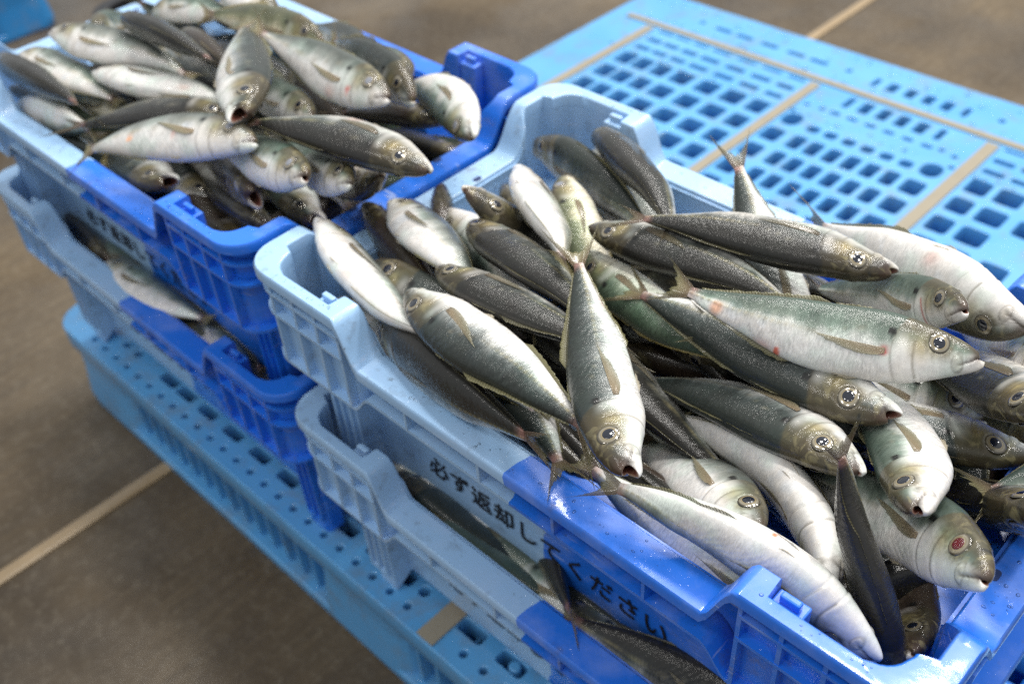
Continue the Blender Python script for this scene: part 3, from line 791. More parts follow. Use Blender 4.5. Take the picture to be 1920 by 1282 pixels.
def fin_mesh(name, sp, root_line, tip_line, nray, m, col_root, col_tip, thick, root, rag=0, rs=None, wave=.0, rpt=1.0):
    """a membrane between a root line and a tip line (rest coordinates), thin but with two faces"""
    A = np.array(root_line(np.linspace(0, 1, nray))); B = np.array(tip_line(np.linspace(0, 1, nray)))
    t = np.linspace(0, 1, m)
    P = A[:, None] * (1 - t)[None, :, None] + B[:, None] * t[None, :, None]
    if rag: P[:, -1] += (P[:, -1] - P[:, -2]) * rs.uniform(-1.6, .6, nray)[:, None] * rag
    P[..., 1] += wave * np.sin(np.linspace(0, 9, nray))[:, None] * t[None] ** 1.5
    nrm = np.array([0, 1, 0.]) * thick
    tap = (1 - .75 * t)[None, :, None]
    P1, P2 = P + nrm * tap, P - nrm * tap
    V = np.concatenate([P1.reshape(-1, 3), P2.reshape(-1, 3)])
    n = nray * m; idx = np.arange(n).reshape(nray, m)
    f1 = np.stack([idx[:-1, :-1], idx[1:, :-1], idx[1:, 1:], idx[:-1, 1:]], -1).reshape(-1, 4)
    F = f1.tolist() + (f1[:, ::-1] + n).tolist()
    ed = list(idx[0]) + list(idx[1:, -1]) + list(idx[-1, -2::-1]) + list(idx[-2:0:-1, 0])
    for i in range(len(ed)):
        a, b = int(ed[i]), int(ed[(i + 1) % len(ed)]); F.append([a, b, b + n, a + n])
    rr = np.repeat(np.arange(nray)[:, None] * rpt, m, 1); tt = np.repeat(t[None], nray, 0)
    fa = np.stack([rr, tt, np.zeros_like(rr)], -1).reshape(-1, 3); fa = np.concatenate([fa, fa])
    cr, ct_ = np.array(col_root), np.array(col_tip); c = cr * (1 - tt[..., None]) + ct_ * tt[..., None]
    c = np.concatenate([c.reshape(-1, 3)] * 2); c = np.concatenate([c, np.ones((len(c), 1))], 1)
    return mesh_obj(name, sp(V) - ORG, F, M_FIN, root, True, {'fin': ('FLOAT_VECTOR', fa), 'col': ('FLOAT_COLOR', c)})
def eye(sp, side, root, kind, hi):
    ex, ez = EYE; n, m = (28, 9) if hi else (16, 5)
    y0 = float(side_y(np.array([ex]), np.array([ez]))[0])
    # tangent plane of the head at the eye
    e = .012; dydx = (float(side_y(np.array([ex + e]), np.array([ez]))[0]) - float(side_y(np.array([ex - e]), np.array([ez]))[0])) / (2 * e)
    dydz = (float(side_y(np.array([ex]), np.array([ez + e]))[0]) - float(side_y(np.array([ex]), np.array([ez - e]))[0])) / (2 * e)
    dydz = max(dydz, -.75)
    def dome(R, bulge, lift, name, mat, parent):
        V, rad, F = [], [], []
        for i in range(m + 1):
            r = R * math.sin(i / m * math.pi / 2); h = bulge * math.cos(i / m * math.pi / 2)
            for k in range(n):
                a = 2 * math.pi * k / n; dx, dz = r * math.cos(a), r * math.sin(a)
                V.append((ex + dx, side * (y0 + dydx * dx + dydz * dz + h + lift), ez + dz)); rad.append(i / m if name != 'pupil' else 0)
        V = np.array(V); V[:, 1] -= 0
        rad = np.sin(np.array(rad) * math.pi / 2)
        for i in range(m):
            for k in range(n):
                a, b = i * n + k, i * n + (k + 1) % n; f = [a, b, b + n, a + n]; F.append(f if side > 0 else f[::-1])
        return mesh_obj(name, sp(V) - ORG, F, mat, parent, True, {'rad': ('FLOAT', rad)})
    o = dome(.0310, .0062, -.0034, 'eye', M_EYE, root)
    dome(.0165, .0026, .0018, 'pupil', {'blood': M_PUPIL_BLOOD, 'cloud': M_PUPIL_CLOUD}.get(kind, M_PUPIL), o)
    return o
def make_fish(key, crate_key, pts, D, L, opt, label, group, seed):
    global ORG
    rs = np.random.default_rng(seed)
    S, M, T = pts[:3], pts[3:6], pts[6:9]
    sp = Spine(S, M, T, D, L, rs.uniform(-.5, .5))
    sp.tw = math.radians(opt.get('tw', rs.uniform(-15, 15)))
    ORG = np.array(M) - np.array([0, 0, .02])
    root = empty('fish', tuple(ORG))
    tag(root, label, 'fish', group)
    gv = rs.uniform(.90, 1.0); GS[:] = [gv, gv * rs.uniform(.95, 1.05), rs.uniform(.92, 1.04)]
    look = opt.get('k', 's'); hi = key[0] == 'a'
    body(sp, look, opt.get('g', .0), hi, rs, opt.get('rd', 0), 'body', root)
    kind = 'blood' if opt.get('rd') == 5 else ('cloud' if (look == 'y' and hi) or (key[0] == 'b' and rs.random() < .2) else '')
    for s in (1, -1): eye(sp, s, root, kind, hi)
    fc = {'d': (.07, .068, .045), 'b': (.10, .08, .05)}.get(look, (.19, .18, .11))
    ye = {'g': (.34, .27, .06), 'y': (.34, .28, .09), 'd': (.12, .11, .055), 'b': (.16, .13, .07)}.get(look, (.22, .21, .10))
    # tail fin: upper and lower lobes in one forked membrane
    op_ = rs.uniform(.75, 1.1); h = .112 * op_; nr = 35 if hi else 23; m = 7
    tz = lambda u: (u * 2 - 1)
    def rl(u): z = tz(u); return np.stack([.862 + 0 * z, 0 * z, .0150 * z], 1)
    def tl(u): z = tz(u); a = np.abs(z); return np.stack([.930 + .112 * a ** 1.5, .006 * np.sin(5 * z), h * np.sign(z) * a ** .80], 1)
    pink = tuple(.7 * a + .3 * b for a, b in zip(fc, (.40, .18, .15)))
    fin_mesh('tail_fin', sp, rl, tl, nr, m, pink, ye, .0016, root, .9, rs, .004, 1.0)
    # pectoral fins, lying back along the flank
    for s in (1, -1):
        lift = rs.uniform(.003, .010); ang = rs.uniform(-.03, .05)
        n = 19 if hi else 9
        def rl(u, s=s): z = -.028 + .015 * u; x = .258 + 0 * u; return np.stack([x, s * (side_y(x, z) + .0015), z], 1)
        def tl(u, s=s):
            x = .266 + .215 * u ** .95; z = -.031 + .020 * u - .017 * np.sin(np.pi * u ** .65) + ang * u; return np.stack([x, s * (side_y(x, np.clip(z, -.09, .08)) + lift), z], 1)
        # keep it outside the convex flank
        nn, mm = n, 6
        o = fin_mesh('pectoral_fin', sp, rl, tl, nn, mm, *(((.40, .31, .21), (.29, .28, .19)) if look not in 'db' else ((.22, .18, .13), (.15, .14, .09))), .0010, root, .3, rs, .0, 1.0)
    # dorsal and anal fins
    fold = rs.uniform(.18, .5); lean = rs.uniform(-.018, .018)
    def strip(name, x0, x1, h0, h1, sgn, n, spiny, k):
        hh = k * fold
        def rl(u): x = x0 + (x1 - x0) * u; z = sgn * (np.where(sgn > 0, up(x) * GS[0], lo(x) * GS[1]) - .004); return np.stack([x, 0 * u, z], 1)
        def tl(u):
            x = x0 + (x1 - x0) * u; z = np.where(sgn > 0, up(x) * GS[0], lo(x) * GS[1])
            hgt = (h0 * (1 - u) ** 1.3 + h1) * hh * np.minimum(1, u * 9 + .1) * (1 - (spiny * .5 * (np.arange(len(u)) % 2)))
            return np.stack([x + .035 * (1 - .5 * u) * hh * 1.2, lean * hgt / .03, sgn * (z + hgt)], 1)
        fin_mesh(name, sp, rl, tl, n, 4, tuple(.75 * c for c in fc), ye, .0012, root, .4, rs, .0015, .5 if spiny else 1.0)
    strip('spiny_dorsal_fin', .30, .425, .034, .010, 1, 15 if hi else 9, 1, .5)
    strip('dorsal_fin', .435, .835, .034, .008, 1, 41 if hi else 19, 0, 1.0)
    strip('anal_fin', .50, .835, .028, .007, -1, 35 if hi else 17, 0, 1.0)
    for s in (1, -1):
        def rl(u, s=s): x = .285 + .012 * u; z = -lo(x) * GS[1] + .012 - 0 * u; return np.stack([x, s * (.010 + 0 * u), z], 1)
        def tl(u, s=s): x = .35 + .045 * u; z = -lo(x) * GS[1] + .004 - .010 * (1 - u); return np.stack([x, s * (.016 + .006 * u), z], 1)
        fin_mesh('pelvic_fin', sp, rl, tl, 7, 4, (.5, .46, .38), (.55, .5, .4), .0012, root, .3, rs, 0, 1.0)
    return root
GR = {'near': 'fish heaped in the upper right crate', 'far': 'fish heaped in the upper left crate', 'lownear': 'fish in the lower right crate', 'lowfar': 'fish in the lower left crate'}
FISH = [
 ('a01', 'near', (0.8407, -0.0083, 0.3762, 0.7871, 0.0382, 0.3696, 0.7245, 0.0913, 0.3754), (-0.65, -0.758, 0.046), 0.1788, {'g': 0.55}, 'silver fish lying head down across the middle of the near crate, mouth half open'),
 ('a02', 'near', (0.9266, 0.1686, 0.3772, 0.8602, 0.14, 0.3713, 0.7852, 0.1187, 0.3778), (-0.236, 0.677, 0.697), 0.1756, {'g': 0.1, 'k': 'p', 'rd': 1}, 'long pale green-backed fish pointing right, red wound at its side fin'),
 ('a03', 'near', (0.9069, 0.1224, 0.3536, 0.8348, 0.131, 0.3453, 0.7431, 0.1316, 0.3468), (-0.046, -0.977, -0.206), 0.1918, {'g': 0.5, 'L': 0.2}, 'large grey fish with gaping red mouth, lying below the long pale green-backed fish'),
 ('a04', 'near', (0.8585, 0.2047, 0.3732, 0.7915, 0.1885, 0.373, 0.7176, 0.1642, 0.3722), (0.276, -0.957, -0.089), 0.1706, {'g': 0.35, 'k': 'd'}, 'dark-backed fish resting along the far rim with a brown snout'),
 ('a05', 'near', (0.677, 0.1555, 0.3483, 0.7502, 0.1624, 0.3576, 0.8189, 0.1596, 0.3632), (0.044, -0.989, -0.14), 0.1666, {'k': 'd'}, 'dark speckled fish facing left, just below the dark fish along the far rim'),
 ('a06', 'near', (0.6349, 0.0593, 0.3533, 0.7018, 0.0589, 0.36, 0.7723, 0.061, 0.3656), (-0.013, -0.962, 0.272), 0.1605, {'k': 'd'}, 'black-backed fish with orange snout tip facing left, beside the upright silver fish'),
 ('a07', 'near', (0.6386, 0.0317, 0.3514, 0.7157, 0.021, 0.36, 0.7933, 0.0089, 0.3671), (-0.123, -0.972, -0.198), 0.1827, {}, 'blue-green fish facing left, directly left of the upright silver fish'),
 ('a08', 'near', (0.6107, 0.0284, 0.3188, 0.6871, 0.011, 0.3289, 0.7654, 0.0016, 0.3436), (-0.161, -0.016, 0.987), 0.1852, {'k': 'd'}, 'very dark fish pressed against the near light blue rim'),
 ('a09', 'near', (0.6089, 0.1134, 0.3448, 0.6795, 0.0938, 0.3601, 0.7518, 0.0716, 0.372), (-0.319, -0.899, 0.299), 0.1761, {'k': 'd'}, 'dark fish facing left whose tail is tucked under the tail of the upright silver fish'),
 ('a10', 'near', (0.5687, 0.0592, 0.3252, 0.6539, 0.0482, 0.3211, 0.7375, 0.0368, 0.3181), (0.129, 0.779, 0.614), 0.1981, {'h': 1, 'k': 's'}, 'pale-cheeked fish head with a big round eye, left of the orange-snouted fish'),
 ('a11', 'near', (0.5202, 0.0577, 0.338, 0.5955, 0.0333, 0.3376, 0.6714, 0.0169, 0.3429), (0.222, 0.746, -0.628), 0.1826, {'k': 'w'}, 'white fish belly up over the pale blue corner, snout reaching the blue rim'),
 ('a12', 'near', (0.5037, 0.1055, 0.3203, 0.581, 0.0817, 0.311, 0.6581, 0.058, 0.3019), (0.091, -0.087, 0.992), 0.1891, {'k': 'b', 'h': 1}, 'dark brown fish poking its snout over the left end rim'),
 ('a13', 'near', (0.5277, 0.1156, 0.3267, 0.5936, 0.091, 0.3395, 0.6593, 0.0648, 0.351), (0.359, 0.933, 0.005), 0.1664, {'k': 'w'}, 'smooth white fish behind the dark brown snout at the left end'),
 ('a14', 'near', (0.5617, 0.1333, 0.3206, 0.6206, 0.1169, 0.3219, 0.6843, 0.098, 0.3174), (-0.215, -0.683, -0.699), 0.1487, {'k': 'p'}, 'pinkish pale fish lying head up between two dark fish on the left'),
 ('a15', 'near', (0.5333, 0.1562, 0.3227, 0.5792, 0.1093, 0.3031, 0.6264, 0.0611, 0.2815), (0.347, -0.065, 0.936), 0.162, {'k': 'b', 'h': 1, 'g': 0.5}, 'small brown fish with its snout raised at the left end wall'),
 ('a16', 'near', (0.6078, 0.1135, 0.3697, 0.6388, 0.1533, 0.3175, 0.6821, 0.1972, 0.2584), (0.776, -0.629, 0.045), 0.1838, {'k': 'd', 'h': 1}, 'dark wet fish facing the left end wall with a red speck before its mouth'),
 ('a17', 'near', (0.5931, 0.184, 0.3409, 0.6527, 0.1387, 0.3592, 0.7106, 0.097, 0.3814), (0.555, 0.414, -0.721), 0.1765, {'k': 'w', 'g': 0.9}, 'white fish with a dark red open gill slit at the top, tail down'),
 ('a18', 'near', (0.5533, 0.1987, 0.309, 0.6207, 0.1683, 0.2937, 0.6892, 0.1377, 0.2774), (-0.051, -0.547, 0.835), 0.1772, {'k': 'd', 'h': 1}, 'dark fish half hidden behind the white fish with the open gill slit'),
 ('a19', 'near', (0.5448, 0.2446, 0.3196, 0.6179, 0.2243, 0.3297, 0.693, 0.1998, 0.3352), (-0.051, 0.174, 0.983), 0.1811, {'g': 0.9}, 'large green-grey fish facing the far left corner with its jaw dropped'),
 ('a20', 'near', (0.6094, 0.2035, 0.3346, 0.6563, 0.1694, 0.3309, 0.7144, 0.1261, 0.3111), (-0.596, -0.803, -0.018), 0.1552, {'k': 'y'}, 'yellow-green fish head with a clouded eye below the large fish with the dropped jaw'),
 ('a21', 'near', (0.5957, 0.258, 0.3422, 0.6648, 0.2199, 0.3554, 0.7282, 0.1757, 0.3686), (-0.486, -0.568, 0.664), 0.1842, {'k': 'd'}, 'dark fish leaning against the raised far left corner of the crate'),
 ('a22', 'near', (0.5818, 0.266, 0.3164, 0.6543, 0.2328, 0.3061, 0.7269, 0.1996, 0.2957), (0.431, 0.84, 0.329), 0.1871, {'k': 'w', 'h': 1}, 'thin white fish edge showing between two dark fish in the far left corner'),
 ('a23', 'near', (0.844, 0.1539, 0.3146, 0.7855, 0.2011, 0.3376, 0.7257, 0.249, 0.3622), (-0.662, -0.721, -0.204), 0.1849, {'H': 1}, 'fish standing head down against the far rim, its forked tail up in the air'),
 ('a24', 'near', (0.9098, 0.1802, 0.3923, 0.865, 0.2061, 0.3582, 0.8071, 0.221, 0.3265), (-0.329, 0.481, 0.812), 0.1511, {'k': 'p', 'g': 0.15, 'rd': 2}, 'fish with dark triangular snout and red-streaked gill, just above the long pale fish'),
 ('a25', 'near', (0.9342, 0.2115, 0.3691, 0.8603, 0.2438, 0.3495, 0.7838, 0.2748, 0.3311), (0.095, -0.338, -0.937), 0.1949, {'k': 'w', 'h': 1}, 'big curved white fish with an olive face beside the far blue corner'),
 ('a26', 'near', (0.9694, 0.1458, 0.3825, 0.9272, 0.1928, 0.342, 0.8643, 0.2286, 0.3098), (-0.457, -0.839, -0.295), 0.18, {'k': 'd'}, 'dark-backed fish emerging from under the head of the long pale fish'),
 ('a27', 'near', (0.9276, 0.2115, 0.2989, 0.8569, 0.1713, 0.3197, 0.7949, 0.1365, 0.3375), (-0.311, 0.807, 0.501), 0.1828, {'k': 'p', 'h': 1}, 'white-jawed fish in shadow under the long pale fish'),
 ('a28', 'near', (0.9649, 0.1847, 0.3135, 0.8884, 0.1536, 0.3134, 0.8149, 0.1246, 0.3125), (0.369, -0.922, 0.115), 0.188, {'k': 's', 'h': 1}, 'smooth grey fish facing right at the edge of the picture, below the white-jawed fish'),
 ('a29', 'near', (0.9476, 0.065, 0.3679, 0.9149, 0.1244, 0.3409, 0.8564, 0.1704, 0.3245), (-0.703, -0.686, -0.187), 0.1745, {'g': 0.35, 'k': 'p'}, 'curved silver fish bending down beside the gaping red mouth'),
 ('a30', 'near', (0.9107, 0.0847, 0.3483, 0.8396, 0.105, 0.3269, 0.7624, 0.1111, 0.2996), (-0.228, -0.958, 0.176), 0.1852, {'k': 's'}, 'long dark fish behind the curved white belly, pale ringed eye'),
 ('a31', 'near', (0.9303, 0.0392, 0.3177, 0.8739, 0.0846, 0.3131, 0.7942, 0.0944, 0.3002), (0.178, 0.13, -0.975), 0.1809, {'k': 'w', 'rd': 3}, 'curved white fish belly up with a small red mark, mouth down'),
 ('a32', 'near', (0.8908, 0.0352, 0.3329, 0.833, 0.068, 0.2983, 0.7659, 0.0899, 0.2628), (0.333, 0.933, 0.135), 0.1792, {'k': 'w'}, 'white fish with a shadowed eye between the upright fish and the curved white belly'),
 ('a33', 'near', (0.9635, 0.0224, 0.3145, 0.8981, 0.0243, 0.3303, 0.8252, 0.0085, 0.3387), (-0.172, -0.006, -0.985), 0.166, {'k': 'w', 'L': 0.2, 'rd': 4, 'zc': 0.326, 'zt': 0.342, 'tw': -55}, 'long white fish at the near rim, forked tail spread over the blue rim'),
 ('a34', 'near', (0.9739, 0.0405, 0.278, 0.9376, 0.0478, 0.34, 0.9122, 0.0503, 0.3895), (0.636, -0.653, 0.41), 0.1488, {'k': 'd', 'L': 0.2, 'zs': 0.285, 'tw': 60}, 'dark grey fish standing head down with thin forked tail up, near the right end'),
 ('a35', 'near', (0.988, 0.0552, 0.3647, 0.9364, 0.0938, 0.3249, 0.8665, 0.1181, 0.2892), (-0.024, 0.749, 0.662), 0.1842, {'g': 0.1, 'k': 'p', 'rd': 5}, 'pale fish with a bloodshot red eye'),
 ('a36', 'near', (0.9735, 0.0434, 0.306, 0.9512, 0.0908, 0.2762, 0.9174, 0.149, 0.2639), (0.52, 0.54, 0.662), 0.1502, {'k': 'b', 'L': 0.2}, 'dull grey-brown fish with small closed eye in the near right corner of the crate'),
 ('a37', 'near', (0.9909, 0.1042, 0.3662, 0.9586, 0.1459, 0.3072, 0.9149, 0.1851, 0.2556), (-0.791, -0.602, 0.103), 0.1832, {'k': 'd'}, 'almost black fish lying in shadow behind the bloodshot-eyed fish'),
 ('a38', 'near', (0.9987, 0.2715, 0.2695, 0.9824, 0.2026, 0.3033, 0.9658, 0.1332, 0.3371), (-0.585, 0.464, 0.665), 0.183, {'H': 1, 'k': 'p'}, 'thin bluish tail fin entering from the right edge of the picture'),
 ('a39', 'near', (0.9767, 0.1679, 0.2681, 0.9583, 0.0888, 0.2448, 0.9389, 0.006, 0.2196), (0.516, -0.354, 0.78), 0.2014, {'k': 'b', 'g': 0.8, 'h': 1}, 'brown open-mouthed snout near the right end wall'),
 ('a40', 'near', (0.6767, 0.1523, 0.3293, 0.7389, 0.134, 0.3305, 0.8091, 0.1273, 0.3341), (-0.149, -0.876, -0.459), 0.1577, {'k': 'g'}, 'scaly green fish with yellow fins to the right of the upright silver fish'),
 ('a41', 'near', (0.7037, 0.22, 0.2692, 0.7644, 0.1954, 0.2932, 0.8263, 0.1696, 0.3153), (-0.393, -0.919, 0.04), 0.1631, {'k': 'd'}, 'dark green scaly back under the tail of the long pale fish'),
 ('a42', 'near', (0.7289, 0.2669, 0.2816, 0.7823, 0.2402, 0.3061, 0.8316, 0.2149, 0.3348), (-0.522, -0.83, 0.197), 0.1476, {'k': 'd'}, 'dark fish in the gap under the dark-backed fish at the far rim'),
 ('a43', 'near', (0.5452, 0.0442, 0.2906, 0.5984, 0.0301, 0.3007, 0.6585, 0.019, 0.3075), (0.22, 0.975, -0.02), 0.1366, {'k': 'w'}, 'pale fish side showing between the very dark fish and the light blue wall'),
 ('a44', 'near', (0.9477, 0.0328, 0.274, 0.8726, 0.033, 0.2864, 0.7892, 0.0312, 0.3039), (-0.166, -0.402, -0.9), 0.1876, {'H': 1, 'k': 'w', 'tw': -30}, 'white fish mostly under the long white fish, ragged tail over the near rim'),
 ('a45', 'near', (0.6398, 0.0907, 0.2764, 0.7058, 0.0534, 0.2984, 0.7724, 0.0159, 0.3199), (-0.527, -0.832, 0.176), 0.1842, {'H': 1}, 'green-black tail pointing down at the near rim below the blue-green fish'),
 ('a46', 'near', (0.9605, 0.1887, 0.3717, 0.9251, 0.233, 0.3361, 0.8816, 0.2724, 0.3032), (0.091, 0.681, 0.727), 0.1562, {'k': 'p'}, 'bluish white fish side below the olive-faced fish'),
 ('a47', 'near', (0.9692, 0.1963, 0.3161, 0.9335, 0.2345, 0.2774, 0.8935, 0.271, 0.2409), (-0.325, 0.487, 0.81), 0.1516, {'k': 'y'}, 'orange-tinted fish side deep between grey fish at the right edge'),
 ('a48', 'near', (0.8011, 0.1733, 0.2838, 0.7387, 0.1935, 0.2507, 0.6746, 0.2221, 0.2254), (-0.035, 0.728, 0.685), 0.1724, {'k': 'p'}, 'fish side deep in the pile below the large gaping fish'),
 ('b01', 'far', (0.4457, 0.0595, 0.3924, 0.3753, 0.109, 0.3839, 0.3017, 0.1585, 0.3782), (0.53, 0.808, 0.256), 0.2039, {'g': 1.0}, "grey fish lying head down in the far crate's middle, round open mouth"),
 ('b02', 'far', (0.1961, 0.0697, 0.3399, 0.2702, 0.0871, 0.3449, 0.3469, 0.1048, 0.348), (-0.208, 0.949, -0.237), 0.1803, {'k': 'w'}, 'broad white belly lying left of the head-down fish'),
 ('b03', 'far', (0.1225, 0.0715, 0.3557, 0.1901, 0.0939, 0.3521, 0.2585, 0.1127, 0.345), (-0.213, 0.836, 0.506), 0.1657, {'k': 'w'}, 'tapering white fish at the left side of the far crate'),
 ('b04', 'far', (0.1875, 0.1101, 0.3701, 0.2528, 0.1085, 0.3775, 0.326, 0.1067, 0.3783), (-0.061, -0.63, 0.774), 0.1617, {'k': 'd'}, 'blackish fish pointing to the top left of the far crate'),
 ('b05', 'far', (0.1841, 0.1634, 0.3363, 0.2493, 0.1508, 0.344, 0.3179, 0.1338, 0.3457), (-0.163, -0.458, 0.874), 0.16, {'k': 'b'}, 'blackish fish with brown cheek just left of the head-down fish'),
 ('b06', 'far', (0.1313, 0.16, 0.3059, 0.1997, 0.1496, 0.3152, 0.2726, 0.1392, 0.3209), (-0.101, -0.935, -0.34), 0.1671, {'k': 's'}, 'grey fish side between the white fish and the blackish fish'),
 ('b07', 'far', (0.0789, 0.0335, 0.3299, 0.1545, 0.0305, 0.3383, 0.2345, 0.0283, 0.3438), (-0.09, -0.62, 0.779), 0.1819, {'k': 'd'}, 'dark fish over the left end of the far crate'),
 ('b08', 'far', (0.0694, 0.0585, 0.3232, 0.1395, 0.0597, 0.3278, 0.2184, 0.0638, 0.3276), (-0.042, 0.97, 0.238), 0.1736, {'k': 'p'}, 'pale-headed fish below the tapering white fish'),
 ('b09', 'far', (0.2287, 0.0765, 0.3113, 0.1721, 0.0693, 0.3052, 0.1077, 0.0542, 0.2995), (-0.187, 0.609, 0.771), 0.1439, {'k': 'y'}, 'yellowish cheeked fish head behind the long dark-backed fish'),
 ('b10', 'far', (0.0958, 0.0211, 0.2836, 0.1642, 0.0262, 0.3037, 0.2388, 0.0316, 0.3191), (0.25, -0.209, -0.946), 0.172, {'k': 'w'}, 'small white snout pointing left over the near left rim'),
 ('b11', 'far', (0.3758, 0.094, 0.349, 0.3052, 0.0664, 0.341, 0.2412, 0.0278, 0.3192), (0.435, -0.9, 0.034), 0.1796, {'k': 'd'}, 'long dark-backed fish above the orange-spotted white fish'),
 ('b12', 'far', (0.4594, 0.0574, 0.3774, 0.3858, 0.0346, 0.3639, 0.3101, 0.0016, 0.3444), (-0.398, 0.807, 0.437), 0.1897, {'k': 'w', 'rd': 6}, 'white fish with orange spots lying along the near side of the far crate'),
 ('b13', 'far', (0.5904, 0.0979, 0.3847, 0.5187, 0.0907, 0.3856, 0.4435, 0.0709, 0.3796), (0.182, -0.981, -0.063), 0.1748, {'k': 'd'}, 'large dark fish whose snout reaches the dividing blue rim'),
 ('b14', 'far', (0.4387, 0.1193, 0.3601, 0.3756, 0.1301, 0.35, 0.3009, 0.1347, 0.3446), (0.002, 0.716, 0.698), 0.1627, {'k': 'p'}, 'white-bellied head tucked beside the head-down fish'),
 ('b15', 'far', (0.497, 0.1483, 0.385, 0.4235, 0.1532, 0.3802, 0.341, 0.1545, 0.3797), (0.006, 0.741, 0.672), 0.1819, {'k': 'w', 'rd': 7}, 'long white fish with a red spot on its jaw side'),
 ('b16', 'far', (0.4994, 0.1677, 0.3756, 0.4323, 0.1884, 0.3729, 0.3616, 0.2018, 0.3673), (0.034, 0.363, 0.931), 0.1657, {'k': 's'}, 'grey fish behind the red-spotted white fish, tail standing up'),
 ('b17', 'far', (0.5662, 0.1603, 0.3706, 0.5011, 0.196, 0.3642, 0.4333, 0.2167, 0.3485), (-0.179, -0.693, -0.698), 0.1714, {'k': 'p'}, 'pale yellow fish curving down at the right end of the far crate'),
 ('b18', 'far', (0.367, 0.2455, 0.2419, 0.4221, 0.2428, 0.2673, 0.4694, 0.2362, 0.2959), (-0.471, -0.217, 0.855), 0.1354, {'k': 'p'}, 'ragged pale tail fin standing at the right end of the far crate'),
 ('b19', 'far', (0.5011, 0.1909, 0.3463, 0.4442, 0.193, 0.3332, 0.3854, 0.1853, 0.3143), (0.023, -0.996, 0.09), 0.1404, {'k': 'b', 'g': 0.7}, 'brownish dark fish with open mouth right of the red-spotted fish'),
 ('b20', 'far', (0.4918, 0.2164, 0.2971, 0.4337, 0.2213, 0.2864, 0.3668, 0.2206, 0.2784), (-0.109, -0.831, 0.545), 0.1474, {'k': 'd'}, 'black fish low in the pile near the right end'),
 ('b21', 'far', (0.4143, 0.197, 0.3301, 0.357, 0.2062, 0.3025, 0.2878, 0.2, 0.2729), (-0.324, 0.583, 0.745), 0.1628, {'k': 'w'}, 'white lower jaw poking out under the red-spotted fish'),
 ('b22', 'far', (0.3594, 0.1933, 0.3686, 0.296, 0.1904, 0.3654, 0.2237, 0.1756, 0.3602), (-0.113, 0.446, 0.888), 0.16, {'k': 'y'}, 'yellow-green faced fish at the far side of the far crate'),
 ('b23', 'far', (0.1028, 0.1791, 0.3284, 0.149, 0.1904, 0.3407, 0.2086, 0.2045, 0.3442), (-0.265, 0.683, 0.68), 0.1286, {'k': 'p'}, 'pale pinkish fish near the far left of the far crate'),
 ('b24', 'far', (0.2823, 0.2022, 0.3696, 0.2194, 0.2134, 0.3617, 0.1484, 0.2194, 0.3563), (0.097, 0.959, 0.267), 0.158, {'k': 'w'}, 'dark and white fish cut by the top edge of the picture'),
 ('b25', 'far', (0.5224, 0.0524, 0.3779, 0.4573, 0.0625, 0.3594, 0.3815, 0.0638, 0.3429), (-0.112, 0.72, 0.684), 0.17, {'k': 'p', 'g': 0.3}, 'silver-faced fish with a brown mouth tip, right of the orange-spotted fish'),
 ('b26', 'far', (0.5444, 0.0714, 0.3723, 0.4857, 0.0867, 0.3534, 0.4179, 0.0954, 0.337), (-0.036, 0.761, 0.648), 0.1558, {'k': 'p'}, 'pale-faced fish partly behind the silver-faced fish'),
 ('b27', 'far', (0.4617, 0.0442, 0.3412, 0.3947, 0.0634, 0.3223, 0.3222, 0.0833, 0.3084), (-0.227, 0.008, 0.974), 0.173, {'k': 'b', 'g': 1.2}, 'brown-nosed fish with a wide round open mouth near the blue rim'),
 ('b28', 'far', (0.4802, 0.0749, 0.3085, 0.4097, 0.0976, 0.3013, 0.3319, 0.117, 0.2974), (-0.282, -0.939, 0.198), 0.1799, {'k': 'p', 'g': 1.0}, 'silver fish with open mouth beside the light blue corner post'),
 ('b29', 'far', (0.3596, 0.0276, 0.316, 0.2881, 0.0375, 0.297, 0.2096, 0.0485, 0.2845), (-0.141, -0.99, 0.014), 0.1802, {'k': 's', 'g': 1.1}, 'bluish fish with a gaping round mouth at the near rim'),
 ('b30', 'far', (0.3146, 0.0813, 0.2575, 0.2433, 0.0944, 0.2466, 0.169, 0.1026, 0.2343), (0.042, -0.588, -0.808), 0.1733, {'k': 'w'}, 'creased whitish fish between two gaping mouths'),
 ('b31', 'far', (0.4657, 0.0447, 0.3154, 0.3954, 0.0586, 0.2982, 0.3247, 0.0725, 0.2813), (-0.297, -0.626, 0.721), 0.1718, {'k': 'd'}, 'dark narrow fish with an olive forked tail crossing the near blue rim'),
 ('b32', 'far', (0.2909, 0.0658, 0.25, 0.3604, 0.0618, 0.2698, 0.4317, 0.0574, 0.2877), (0.133, 0.95, -0.284), 0.1698, {'k': 'w', 'rd': 8}, 'white belly with orange and red marks inside the raised blue corner'),
 ('b33', 'far', (0.544, 0.0961, 0.3637, 0.5, 0.1054, 0.3349, 0.4427, 0.1119, 0.3149), (0.129, -0.833, -0.538), 0.1334, {'k': 'b'}, 'pinkish brown head by the dividing rim'),
 ('b36', 'far', (0.4087, 0.2385, 0.3351, 0.3513, 0.2574, 0.3209, 0.284, 0.2674, 0.308), (0.076, 0.836, 0.543), 0.1529, {'k': 'p'}, 'small pale head behind the grey fish at the far rim'),
 ('b37', 'far', (0.0576, 0.0391, 0.2919, 0.0979, 0.041, 0.2937, 0.1464, 0.0467, 0.2918), (0.056, -0.638, 0.768), 0.1039, {'k': 'd'}, 'second dark fish low at the left end of the far crate'),
 ('b38', 'far', (0.1399, 0.0993, 0.3471, 0.0983, 0.141, 0.3253, 0.0785, 0.1893, 0.2909), (-0.373, 0.295, 0.88), 0.1467, {'k': 'p'}, 'pale fish behind the tapering white fish'),
